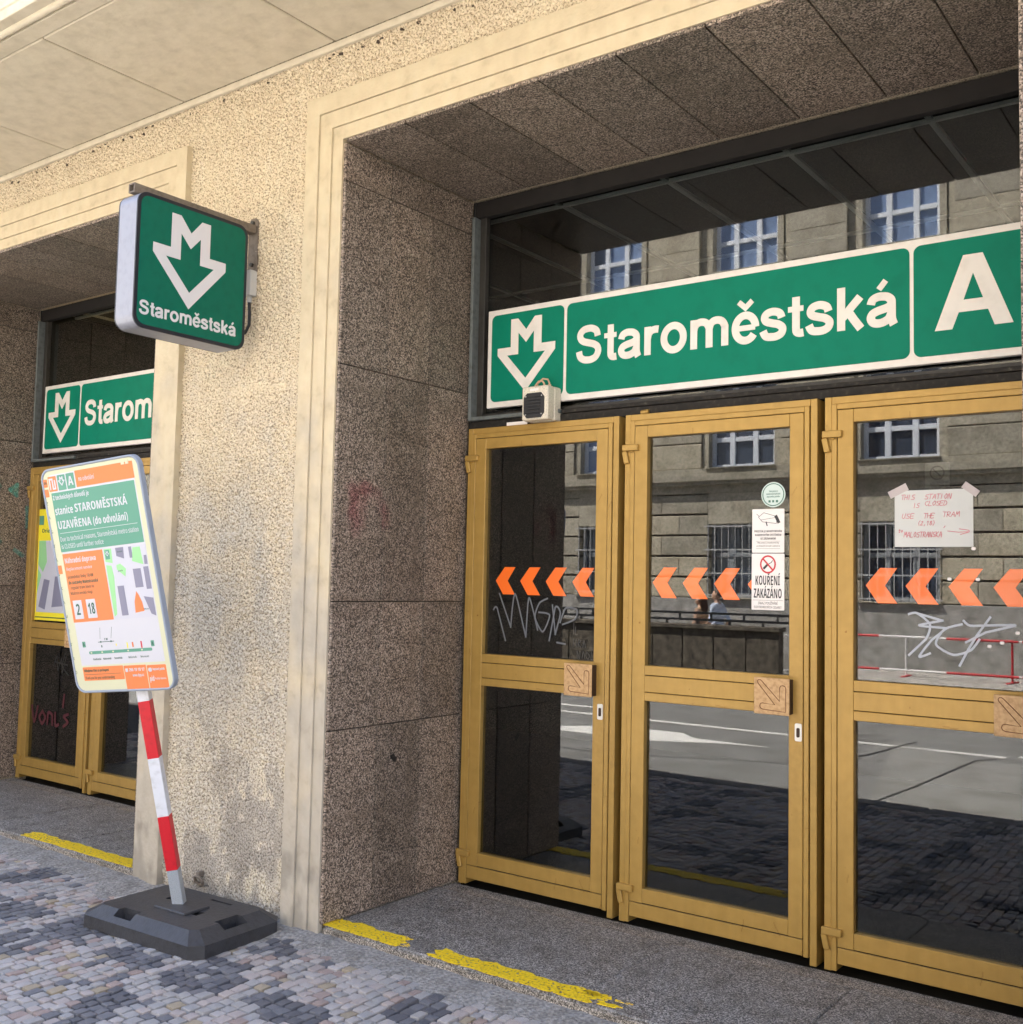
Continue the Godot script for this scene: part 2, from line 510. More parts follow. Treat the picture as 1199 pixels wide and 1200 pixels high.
func materials() -> void:
	var S := FastNoiseLite.TYPE_SIMPLEX_SMOOTH
	var C := FastNoiseLite.TYPE_CELLULAR
	var blotch := tex(noise(S, 0.012, 3, 5), 512, ramp([[0.0, 0.6, 0.58, 0.55], [0.5, 0.92, 0.91, 0.9], [1.0, 1.0, 1.0, 1.0]]))
	var soft := tex(noise(S, 0.008, 33, 4), 512, ramp([[0.0, 0.78, 0.77, 0.75], [0.45, 0.97, 0.965, 0.96], [1.0, 1.0, 1.0, 1.0]]))
	var wear := tex(noise(S, 0.012, 37, 4), 512, ramp([[0.0, 0.88, 0.875, 0.87], [0.5, 0.98, 0.98, 0.98], [1.0, 1.0, 1.0, 1.0]]))
	var specks := tex(noise(S, 0.07, 39, 3), 512, ramp([[0.0, 0.3, 0.24, 0.18], [0.05, 0.5, 0.45, 0.4], [0.1, 0.93, 0.93, 0.93], [0.6, 1.0, 1.0, 1.0]]))
	var fine := tex(noise(S, 0.06, 31, 3), 512, ramp([[0.2, 0.72, 0.71, 0.7], [0.6, 1.0, 1.0, 1.0]]))
	var grain := noise(C, 0.19, 11)
	var jamb_tex := tex(grain, 1024, ramp([[0.0, 0.03, 0.023, 0.018], [0.27, 0.066, 0.052, 0.040], [0.42, 0.165, 0.129, 0.099], [0.6, 0.235, 0.188, 0.149], [0.8, 0.315, 0.257, 0.21], [1.0, 0.50, 0.425, 0.36]]))
	M.granite = []
	for k in 3:
		M.granite.append(dirt(textured(jamb_tex, 1.0, 0.55, [Color(1.02, 1.0, 0.99), Color(0.87, 0.85, 0.83), Color(1.15, 1.11, 1.08)][k]), soft, 1.9))
	var floor_tex := tex(grain, 1024, ramp([[0.0, 0.05, 0.046, 0.041], [0.35, 0.115, 0.107, 0.096], [0.55, 0.235, 0.219, 0.197], [0.8, 0.35, 0.327, 0.296], [1.0, 0.55, 0.515, 0.47]]))
	M.floor = dirt(textured(floor_tex, 0.9, 0.6), blotch, 1.4)
	M.floor_edge = dirt(textured(floor_tex, 0.7, 0.85, Color(1.15, 1.08, 0.98)), blotch, 0.9)
	# roughcast: blobs about a centimetre across
	var cast := noise(S, 0.05, 21, 4)
	cast.fractal_gain = 0.6
	var cast_tex := tex(cast, 1024, ramp([[0.0, 0.12, 0.09, 0.06], [0.28, 0.27, 0.215, 0.145], [0.40, 0.56, 0.47, 0.34], [0.56, 0.69, 0.59, 0.435], [1.0, 0.82, 0.715, 0.545]]))  # dark low stops put both dirt and pit shade into the colour
	var cast_height := tex(cast, 1024)
	M.stucco = dirt(relief(textured(cast_tex, 0.72, 0.95), cast_height, 0.5), wear, 2.3)
	M.pillar = relief(textured(cast_tex, 0.72, 0.95), cast_height, 0.5)
	M.pillar.detail_enabled = true
	M.pillar.detail_blend_mode = BaseMaterial3D.BLEND_MODE_MUL
	M.pillar.detail_albedo = stain_image(true)
	M.pillar.detail_uv_layer = BaseMaterial3D.DETAIL_UV_2
	var smooth_tex := tex(noise(S, 0.02, 41, 5), 512, ramp([[0.0, 0.46, 0.385, 0.265], [0.3, 0.55, 0.465, 0.325], [1.0, 0.60, 0.515, 0.365]]))
	M.trim = relief(textured(smooth_tex, 1.3, 0.85), tex(noise(S, 0.08, 43, 3), 512), 0.12)
	M.trim.detail_enabled = true
	M.trim.detail_blend_mode = BaseMaterial3D.BLEND_MODE_MUL
	M.trim.detail_albedo = stain_image(false)
	M.trim.detail_uv_layer = BaseMaterial3D.DETAIL_UV_2
	var soffit_tex := tex(noise(S, 0.015, 51, 5), 512, ramp([[0.0, 0.54, 0.475, 0.355], [0.5, 0.61, 0.54, 0.41], [1.0, 0.64, 0.57, 0.44]]))
	M.soffit = dirt(relief(textured(soffit_tex, 1.1, 0.9), tex(noise(S, 0.03, 53, 4), 512), 0.15), wear, 0.9)
	# paint of the doors: ochre, chalky, with faint wear
	M.door = dirt(textured(tex(noise(S, 0.02, 61, 4), 512, ramp([[0.0, 0.41, 0.25, 0.062], [0.5, 0.44, 0.27, 0.069], [1.0, 0.465, 0.29, 0.076]])), 0.8, 0.36), specks, 1.1)
	M.door.metallic = 0.25
	M.door.detail_albedo = door_wear()
	M.door.uv2_triplanar = false
	M.seam = mat(0.012, 0.010, 0.007, 0.9)
	M.pit = mat(0.06, 0.042, 0.028, 0.95)
	M.black = mat(0.012, 0.011, 0.010, 0.55)
	M.steel_dark = dirt(mat(0.035, 0.032, 0.028, 0.5), blotch, 0.5)
	M.steel_grey = dirt(mat(0.16, 0.18, 0.18, 0.5, 0.2), blotch, 0.3)
	M.grime = dirt(textured(tex(noise(S, 0.02, 71, 4), 512, ramp([[0.0, 0.006, 0.005, 0.004], [0.55, 0.016, 0.013, 0.010], [0.8, 0.03, 0.026, 0.02], [1.0, 0.09, 0.08, 0.065]])), 0.4, 0.8), blotch, 0.6)
	M.beam = dirt(mat(0.009, 0.0065, 0.005, 0.8), blotch, 0.6)
	M.handle = textured(tex(noise(S, 0.03, 81, 5), 256, ramp([[0.0, 0.38, 0.22, 0.095], [0.5, 0.53, 0.33, 0.155], [1.0, 0.60, 0.39, 0.20]])), 0.2, 0.55)
	M.handle_side = mat(0.035, 0.015, 0.009, 0.6)
	M.groove = mat(0.16, 0.06, 0.025, 0.8)
	M.chrome = mat(0.6, 0.59, 0.57, 0.35, 0.8)
	var g := StandardMaterial3D.new()
	g.albedo_color = Color(0.72, 0.74, 0.73, 0.0)
	g.roughness = 0.0
	g.transparency = BaseMaterial3D.TRANSPARENCY_ALPHA
	g.refraction_enabled = true
	g.refraction_scale = 0.064
	M.glass = g
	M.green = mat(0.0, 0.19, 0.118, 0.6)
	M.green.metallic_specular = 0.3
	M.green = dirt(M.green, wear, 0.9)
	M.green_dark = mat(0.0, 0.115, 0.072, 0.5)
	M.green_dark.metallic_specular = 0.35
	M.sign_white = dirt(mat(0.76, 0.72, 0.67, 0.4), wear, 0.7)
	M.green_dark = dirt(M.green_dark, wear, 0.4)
	M.logo_white = mat(0.6, 0.585, 0.6, 0.4)
	M.rim = mat(0.012, 0.014, 0.022, 0.4)
	M.alu = dirt(mat(0.29, 0.305, 0.36, 0.4, 0.35), wear, 0.3)
	M.rust_steel = dirt(mat(0.2, 0.165, 0.13, 0.6, 0.2), blotch, 0.25)
	M.grey_plastic = mat(0.5, 0.49, 0.46, 0.5)
	M.cable = mat(0.015, 0.015, 0.016, 0.5)
	M.orange = mat(0.9, 0.155, 0.01, 0.3)
	M.orange.clearcoat_enabled = true
	M.orange.clearcoat = 1.0
	M.orange.clearcoat_roughness = 0.02
	M.paper = mat(0.62, 0.63, 0.61, 0.7)
	M.tape = mat(0.5, 0.44, 0.44, 0.3)
	M.red_ink = mat(0.6, 0.16, 0.2, 0.6)
	M.sticker = mat(0.82, 0.77, 0.74, 0.5)
	M.ink = mat(0.03, 0.03, 0.032, 0.6)
	M.red = mat(0.55, 0.03, 0.04, 0.5)
	M.marker = mat(0.45, 0.48, 0.54, 0.5)
	M.marker_grey = mat(0.12, 0.128, 0.14, 0.6)
	M.scratch_grey = mat(0.07, 0.068, 0.066, 0.7)
	M.scratch = mat(0.06, 0.055, 0.05, 0.9)
	M.speaker = dirt(mat(0.72, 0.66, 0.54, 0.5), fine, 0.3)
	M.grille = mat(0.02, 0.02, 0.022, 0.55)
	M.wire = mat(0.62, 0.42, 0.28, 0.5)
	var yellow_ramp := ramp([[0.0, 0.5, 0.36, 0.03], [0.36, 0.5, 0.36, 0.03], [0.38, 0.78, 0.52, 0.02], [0.6, 0.95, 0.66, 0.012], [1.0, 1.0, 0.72, 0.015]])
	yellow_ramp.set_color(0, Color(yellow_ramp.get_color(0), 0.0))
	yellow_ramp.set_color(1, Color(yellow_ramp.get_color(1), 0.0))
	M.yellow = dirt(textured(tex(noise(S, 0.05, 91, 5), 512, yellow_ramp), 0.45, 0.7), wear, 0.25)
	M.yellow.transparency = BaseMaterial3D.TRANSPARENCY_ALPHA_SCISSOR
	M.yellow.alpha_scissor_threshold = 0.5
	M.rubber = dirt(relief(mat(0.042, 0.0425, 0.047, 0.5), tex(noise(S, 0.05, 101, 4), 256), 0.1), blotch, 0.3)
	M.rubber.uv1_triplanar = true
	M.rubber.uv1_world_triplanar = true
	M.rubber.uv1_scale = Vector3.ONE * 5.0
	M.galv = dirt(mat(0.42, 0.46, 0.5, 0.45, 0.3), fine, 0.15)
	M.pole_red = dirt(mat(0.58, 0.008, 0.02, 0.4), soft, 0.2)
	M.pole_white = dirt(mat(0.66, 0.68, 0.73, 0.4), soft, 0.2)
	M.board_grey = mat(0.26, 0.3, 0.37, 0.5)
	M.board_cream = mat(0.55, 0.55, 0.38, 0.5)
	M.board_white = mat(0.52, 0.525, 0.575, 0.5)
	M.board_orange = mat(0.68, 0.19, 0.055, 0.5)
	M.board_green = mat(0.09, 0.28, 0.2, 0.5)
	M.map_white = mat(0.5, 0.505, 0.575, 0.5)
	M.map_green = mat(0.28, 0.58, 0.27, 0.5)
	M.map_block = mat(0.2, 0.2, 0.28, 0.5)
	M.map_yellow = mat(0.8, 0.68, 0.03, 0.5)
	M.board_dark = mat(0.02, 0.09, 0.06, 0.5)
	var speck := tex(noise(S, 0.12, 111, 3), 512, ramp([[0.0, 0.5, 0.49, 0.48], [0.5, 0.88, 0.88, 0.88], [1.0, 1.0, 1.0, 1.0]]))
	var lump := tex(noise(S, 0.05, 113, 3), 512)
	M.cobble = []
	for k in 7:
		var c: Vector3 = [Vector3(0.53, 0.49, 0.465), Vector3(0.44, 0.42, 0.405), Vector3(0.52, 0.45, 0.415), Vector3(0.43, 0.33, 0.29), Vector3(0.45, 0.37, 0.26), Vector3(0.14, 0.14, 0.155), Vector3(0.20, 0.20, 0.215)][k]
		M.cobble.append(relief(textured(speck, 0.16, 0.62, Color(c.x, c.y, c.z)), lump, 0.35))
	M.cobble_mass = relief(textured(speck, 0.16, 0.62), lump, 0.35)
	M.cobble_mass.vertex_color_use_as_albedo = true
	M.grout = dirt(relief(textured(tex(noise(S, 0.09, 121, 4), 512, ramp([[0.0, 0.02, 0.02, 0.02], [0.5, 0.055, 0.052, 0.049], [1.0, 0.15, 0.142, 0.133]])), 0.4, 0.95), lump, 0.4), blotch, 1.2)
	M.cement = dirt(relief(textured(tex(noise(S, 0.04, 123, 5), 512, ramp([[0.0, 0.15, 0.143, 0.133], [0.5, 0.28, 0.266, 0.246], [1.0, 0.44, 0.42, 0.385]])), 0.5, 0.95), lump, 0.5), blotch, 0.8)
	M.asphalt = dirt(textured(tex(noise(S, 0.15, 131, 3), 512, ramp([[0.0, 0.10, 0.10, 0.10], [0.5, 0.165, 0.165, 0.163], [1.0, 0.26, 0.26, 0.255]])), 0.5, 0.9), blotch, 5.0)
	M.asphalt_patch = dirt(textured(tex(noise(S, 0.15, 133, 3), 512, ramp([[0.0, 0.13, 0.13, 0.125], [0.5, 0.215, 0.213, 0.205], [1.0, 0.31, 0.31, 0.3]])), 0.5, 0.9), blotch, 4.0)
	M.road_white = dirt(mat(0.62, 0.62, 0.6, 0.8), fine, 0.5)
	M.tar = mat(0.02, 0.02, 0.021, 0.7)
	M.kerb = dirt(textured(floor_tex, 0.8, 0.8, Color(0.75, 0.75, 0.8)), blotch, 1.3)
	M.paving = dirt(textured(tex(noise(C, 0.06, 141), 512, ramp([[0.0, 0.2, 0.19, 0.18], [0.5, 0.38, 0.36, 0.34], [1.0, 0.52, 0.5, 0.48]])), 2.0, 0.9), blotch, 3.0)
	M.ground = mat(0.16, 0.15, 0.13, 0.95)
	M.stone = []
	for k in 3:
		var c: Color = [Color(1, 1, 1), Color(0.86, 0.86, 0.87), Color(1.1, 1.08, 1.04)][k]
		M.stone.append(dirt(textured(tex(noise(S, 0.05, 151 + k, 4), 256, ramp([[0.0, 0.29, 0.265, 0.21], [0.5, 0.47, 0.435, 0.35], [1.0, 0.57, 0.53, 0.435]])), 1.2, 0.9, c), blotch, 3.7))
	M.plinth = dirt(textured(tex(noise(S, 0.03, 161, 4), 256, ramp([[0.0, 0.25, 0.245, 0.235], [0.5, 0.36, 0.355, 0.34], [1.0, 0.45, 0.44, 0.425]])), 2.0, 0.9), blotch, 2.7)
	M.window_white = mat(0.75, 0.79, 0.86, 0.5)
	M.window_grey = mat(0.3, 0.32, 0.345, 0.5)
	M.dark_pane = mat(0.05, 0.065, 0.1, 0.03)
	M.dark_pane.metallic_specular = 1.0
	M.dark_pane.clearcoat_enabled = true
	M.dark_pane.clearcoat = 1.0
	M.dark_pane.clearcoat_roughness = 0.02
	M.sky_tinted_pane = mat(0.2, 0.28, 0.46, 0.05)  # reflected sky painted into the blue base colour; no curtain hangs here
	M.sky_tinted_pane.metallic_specular = 1.0
	M.sky_tinted_pane.clearcoat_enabled = true
	M.sky_tinted_pane.clearcoat = 1.0
	M.sky_tinted_pane.clearcoat_roughness = 0.02
	M.bar = mat(0.5, 0.51, 0.52, 0.5)
	M.parapet = dirt(textured(tex(noise(S, 0.02, 171, 5), 512, ramp([[0.0, 0.035, 0.03, 0.025], [0.45, 0.10, 0.085, 0.065], [1.0, 0.2, 0.175, 0.14]])), 1.6, 0.9), blotch, 1.1)
	M.rail_black = mat(0.012, 0.013, 0.015, 0.45)
	M.barrier_red = mat(0.5, 0.02, 0.03, 0.4)
	M.barrier_white = mat(0.75, 0.75, 0.75, 0.4)
	M.plain_wall = mat(0.5, 0.43, 0.31, 0.9)
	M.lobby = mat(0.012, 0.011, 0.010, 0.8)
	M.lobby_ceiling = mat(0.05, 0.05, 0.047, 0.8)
	M.tbar = mat(0.75, 0.76, 0.74, 0.6)
	M.lamp = mat(0.9, 0.8, 0.4, 0.6)
	M.lamp.emission_enabled = true
	M.lamp.emission = Color(1.0, 0.82, 0.35)
	M.lamp.emission_energy_multiplier = 0.25
	M.spray_red = mat(0.4, 0.03, 0.07, 0.9)
	M.spray_red.transparency = BaseMaterial3D.TRANSPARENCY_ALPHA
	M.spray_red.albedo_color.a = 0.11
	M.spray_teal = mat(0.12, 0.42, 0.33, 0.8)
	M.spray_teal.transparency = BaseMaterial3D.TRANSPARENCY_ALPHA
	M.spray_teal.albedo_color.a = 0.4
	M.skin = mat(0.55, 0.36, 0.27, 0.6)
	M.body = mat(1, 1, 1, 0.75)
	M.body.vertex_color_use_as_albedo = true
	M.hair_brown = mat(0.06, 0.028, 0.015, 0.6)
	M.hair_grey = mat(0.16, 0.13, 0.11, 0.7)

# ---------------------------------------------------------------- our building
func bands(b: MB, x0: float, x1: float, top: float, bottom: float, a: float, e: float, z0: float, z1: float) -> void:
	# one step of a moulding round an opening, from a to e outside its edge, mitred at the top corners
	b.prism(PackedVector2Array([Vector2(x0 - e, bottom), Vector2(x0 - a, bottom), Vector2(x0 - a, top + a), Vector2(x0 - e, top + e)]), z0, z1)
	b.prism(PackedVector2Array([Vector2(x0 - e, top + e), Vector2(x0 - a, top + a), Vector2(x1 + a, top + a), Vector2(x1 + e, top + e)]), z0, z1)
	b.prism(PackedVector2Array([Vector2(x1 + a, bottom), Vector2(x1 + e, bottom), Vector2(x1 + e, top + e), Vector2(x1 + a, top + a)]), z0, z1)

func station() -> void:
	var B := thing("station_building", "cream roughcast station building with two recessed granite door bays and a concrete canopy", "building")
	var th := 0.018
	# walls
	part(B, "end_wall", boxes([[V(-12, -0.3, -8), V(-PITCH - th, SOFFIT + th, 0)]]), M.stucco)
	part(B, "end_wall", boxes([[V(BAY + th, -0.3, -8), V(9, SOFFIT + th, 0)]]), M.stucco)
	var w := MB.new()
	w.box(V(BAY - PITCH + th, -0.3, -1.0), V(-th, SOFFIT + th, -0.02))
	w.planar_uv2()
	part(B, "pillar", w, M.pillar)
	put(B, "pillar_render", roughcast(BAY - PITCH + th, -th, -0.1, 3.84, true), M.pillar)
	part(B, "lintel_wall", boxes([[V(-12, SOFFIT + th, -8), V(9, CANOPY + 0.05, -0.02)]]), M.stucco)
	put(B, "lintel_render", roughcast(-4.7, 3.3, 3.84, CANOPY, false), M.pillar)
	part(B, "upper_wall", boxes([[V(-12, CANOPY + 0.05, -8), V(9, 8.35, -0.002)]]), M.stucco)
	part(B, "cornice_bead", boxes([[V(-12, CANOPY - 0.035, 0.0), V(9, CANOPY, 0.024)]], 0.004), M.soffit)
	# pits where the render has crumbled under the canopy
	var pits := MB.new()
	var pr := RandomNumberGenerator.new()
	pr.seed = 12
	for i in 46:
		var px := pr.randf_range(-3.4, 1.2)
		var py := CANOPY - 0.045 - absf(pr.randfn(0.0, 0.022))
		var pg := PackedVector2Array()
		var pa := pr.randf_range(0.003, 0.009)
		for k in 7:
			var w7 := TAU * k / 7
			var rr := pa * pr.randf_range(0.6, 1.3)
			pg.append(Vector2(px + cos(w7) * rr * 1.5, py + sin(w7) * rr))
		pits.prism(pg, -0.02, 0.0035)
	part(B, "crumbled_pit", pits, M.pit).set_meta("kind", "stuff")
	# canopy: panels, an outer strip, a rounded bead and a fascia
	var k := 0
	var x := -1.245 - 1.155 * 9
	while x < 9:
		var b := MB.new()
		b.box(V(x + 0.005, CANOPY, 0.02), V(x + 1.150, CANOPY + 0.06, 0.837), 0.005)
		part(B, "canopy_panel", b, M.soffit)
		x += 1.155
		k += 1
	part(B, "canopy_edge", boxes([[V(-12, CANOPY + 0.001, 0.843), V(9, CANOPY + 0.06, 0.93)], [V(-12, CANOPY + 0.012, 0.93), V(9, CANOPY + 0.06, 1.03)]], 0.003), M.soffit)
	var bead := MB.new()
	bead.tube([V(-12, CANOPY + 0.014, 0.957), V(9, CANOPY + 0.014, 0.957)], 0.02, 12)
	part(B, "canopy_bead", bead, M.soffit)
	part(B, "canopy_slab", boxes([[V(-12, CANOPY + 0.06, 0), V(9, CANOPY + 0.5, 1.03)]], 0.01), M.soffit)
	part(B, "roof", boxes([[V(-12.1, 8.35, -8.1), V(9.1, 8.45, 0.05)]]), M.plain_wall)
	# lobby behind the doors, seen dimly through the panes
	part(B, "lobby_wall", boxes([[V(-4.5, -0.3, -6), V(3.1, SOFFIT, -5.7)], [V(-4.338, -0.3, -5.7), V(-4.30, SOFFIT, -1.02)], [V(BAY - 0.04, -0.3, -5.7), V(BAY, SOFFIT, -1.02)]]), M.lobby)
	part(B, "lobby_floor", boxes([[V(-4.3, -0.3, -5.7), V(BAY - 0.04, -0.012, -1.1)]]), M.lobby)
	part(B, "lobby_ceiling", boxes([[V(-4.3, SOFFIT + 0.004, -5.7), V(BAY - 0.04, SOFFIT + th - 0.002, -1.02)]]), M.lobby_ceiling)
	var tb := MB.new()
	for i in 11:
		var bx := -4.08 + 0.64 * i
		tb.box(V(bx - 0.013, SOFFIT - 0.018, -5.6), V(bx + 0.013, SOFFIT - 0.002, -1.05))
	for i in 4:
		tb.box(V(-4.28, SOFFIT - 0.022, -1.235 - 1.28 * i), V(BAY - 0.05, SOFFIT - 0.006, -1.21 - 1.28 * i))
	part(B, "ceiling_grid", tb, M.tbar)
	for ox in [0.0, -PITCH]:
		bay(B, ox)

func roughcast(x0: float, x1: float, y0: float, y1: float, patch: bool) -> ArrayMesh:
	# a wall face of thrown render: pebbly lumps about a centimetre across over gentle waves, smoother where it has worn off
	var step := 0.0068
	var nx := int((x1 - x0) / step)
	var ny := int((y1 - y0) / step)
	var lumps := noise(FastNoiseLite.TYPE_CELLULAR, 62.0, 33)
	lumps.cellular_return_type = FastNoiseLite.RETURN_DISTANCE
	lumps.domain_warp_enabled = true
	lumps.domain_warp_amplitude = 0.012
	lumps.domain_warp_frequency = 30.0
	var rough := noise(FastNoiseLite.TYPE_SIMPLEX, 38.0, 35, 3)
	var wave := noise(FastNoiseLite.TYPE_SIMPLEX_SMOOTH, 5.0, 34, 3)
	var area := noise(FastNoiseLite.TYPE_SIMPLEX_SMOOTH, 1.8, 36, 3)
	var v := PackedVector3Array()
	var n := PackedVector3Array()
	var uv2 := PackedVector2Array()
	var idx := PackedInt32Array()
	v.resize((nx + 1) * (ny + 1))
	n.resize(v.size())
	uv2.resize(v.size())
	for j in ny + 1:
		var y := lerpf(y0, y1, float(j) / ny)
		for i in nx + 1:
			var x := lerpf(x0, x1, float(i) / nx)
			var amp := 0.0105 + 0.002 * area.get_noise_2d(x, y)
			if patch:
				var d := minf(Vector2((x + 0.45) / 0.30, (y - 0.40) / 0.34).length(), Vector2((x + 0.81) / 0.42, (y - 0.12) / 0.20).length()) + area.get_noise_2d(x * 2, y * 2) * 0.6
				amp *= lerpf(0.35, 1.0, smoothstep(0.6, 1.1, d))
			var z := -lumps.get_noise_2d(x, y) * amp - amp * 0.55 + rough.get_noise_2d(x, y) * amp * 0.9 + wave.get_noise_2d(x, y) * 0.004
			var k := j * (nx + 1) + i
			v[k] = Vector3(x, y, z)
			uv2[k] = Vector2((x + 1.4344) / 1.4344, 1.0 - (y + 0.1) / 4.2)
	for j in ny + 1:
		for i in nx + 1:
			var a := v[j * (nx + 1) + mini(i + 1, nx)] - v[j * (nx + 1) + maxi(i - 1, 0)]
			var b := v[mini(j + 1, ny) * (nx + 1) + i] - v[maxi(j - 1, 0) * (nx + 1) + i]
			n[j * (nx + 1) + i] = a.cross(b).normalized()
	idx.resize(nx * ny * 6)
	var at := 0
	for j in ny:
		for i in nx:
			var k := j * (nx + 1) + i
			for e in [k, k + nx + 1, k + 1, k + 1, k + nx + 1, k + nx + 2]:
				idx[at] = e
				at += 1
	var arr := []
	arr.resize(Mesh.ARRAY_MAX)
	arr[Mesh.ARRAY_VERTEX] = v
	arr[Mesh.ARRAY_NORMAL] = n
	arr[Mesh.ARRAY_TEX_UV2] = uv2
	arr[Mesh.ARRAY_INDEX] = idx
	var m := ArrayMesh.new()
	m.add_surface_from_arrays(Mesh.PRIMITIVE_TRIANGLES, arr)
	return m

func bay(B: Node3D, ox: float) -> void:
	var th := 0.018
	var x1: float = ox + BAY
	# stepped surround of smooth plaster
	for s in [[0.164, 0.25, 0.036], [0.084, 0.1618, 0.027], [0.018, 0.0818, 0.018]]:
		var b := MB.new()
		bands(b, ox, x1, SOFFIT, -0.06, s[0], s[1], -0.01, s[2])
		b.planar_uv2()
		part(B, "door_surround", b, M.trim)
	var gap := MB.new()
	bands(gap, ox, x1, SOFFIT, -0.06, 0.019, 0.249, -0.01, 0.013)
	gap.planar_uv2()
	part(B, "surround_backing", gap, M.trim)
	# granite facing: jambs, soffit
	var rows := [[0.0, 0.858], [0.858, 1.447], [1.447, 2.552], [2.552, 3.424], [3.424, SOFFIT]]
	var cols := [[0.012, -0.312], [-0.312, -0.622], [-0.622, -0.95]]
	var g := 0.0024
	for side in 2:
		for r in rows:
			for c in cols:
				var b := MB.new()
				var off := rng.randf_range(0.0, 0.0012)
				if side == 0:
					b.box(V(ox - th, r[0] + g, c[1] + 0.0035), V(ox - off, r[1] - g, c[0] - 0.0035), 0.0012)
				else:
					b.box(V(x1 + off, r[0] + g, c[1] + g), V(x1 + th, r[1] - g, c[0] - g), 0.0012)
				part(B, "granite_panel", b, M.granite[rng.randi() % 3])
	var sx := [0.0, 0.37, 0.74, 1.10, 1.47, 1.85, 2.225, 2.585, BAY]
	for i in 8:
		var b := MB.new()
		var off := rng.randf_range(0.0, 0.0015)
		b.box(V(ox + sx[i] + g * 1.5, SOFFIT + off, -0.93), V(ox + sx[i + 1] - g * 1.5, SOFFIT + th, 0.012), 0.0015)
		part(B, "soffit_panel", b, M.granite[i % 3])
	for jx in [ox - th, x1 + th]:
		part(B, "joint_backing", boxes([[V(jx - 0.004, 0, -0.95), V(jx + 0.004, SOFFIT, 0.005)]]), M.seam)
	# floor of the recess: granite slabs with a worn front edge, a strip of setts under the doors
	var fx := [0.0, 1.33, 2.12, BAY]
	for i in 3:
		var b := MB.new()
		b.box(V(ox + fx[i] + 0.0015, -0.13, -0.795), V(ox + fx[i + 1] - 0.0015, rng.randf_range(-0.002, 0.0), 0.0), 0.006)
		part(B, "floor_slab", b, M.floor)
	part(B, "door_sill", boxes([[V(ox + 0.001, -0.13, -0.925), V(x1 - 0.001, -0.008, -0.80)]], 0.004), M.floor_edge)
	part(B, "threshold_shade", boxes([[V(ox + 0.001, -0.13, -1.1), V(x1 - 0.001, -0.03, -0.926)]]), M.seam)  # black base colour stands for the shade in the gap under the doors
	part(B, "slab_front", boxes([[V(ox + 0.002, -0.13, 0.001), V(ox + BAY - 0.002, -0.012, 0.008)]], 0.003), M.floor_edge)
	# steel head of the door opening and a strip of grime over the doors
	part(B, "door_header", boxes([[V(ox + 0.002, 2.362, -1.04), V(x1 - 0.002, 2.402, -0.952)]], 0.002), M.grime)
	part(B, "top_beam", boxes([[V(ox + 0.002, 3.514, -1.0), V(x1 - 0.002, SOFFIT - 0.001, -0.955)]], 0.003), M.beam)
	for lx in [ox + 0.0005, x1 - 0.02]:
		part(B, "recess_lining", boxes([[V(lx, 0.0, -1.03), V(lx + 0.0195, SOFFIT - 0.002, -0.951)]]), M.black)

# ---------------------------------------------------------------- doors
func dpart(D: Node3D, called: String, b: MB, w: float, h: float) -> MeshInstance3D:
	for p in b.v:
		b.uv2.append(Vector2(clampf(p.x / w, 0.01, 0.99), clampf(1.0 - p.y / h, 0.01, 0.99)))
	return part(D, called, b, M.door)

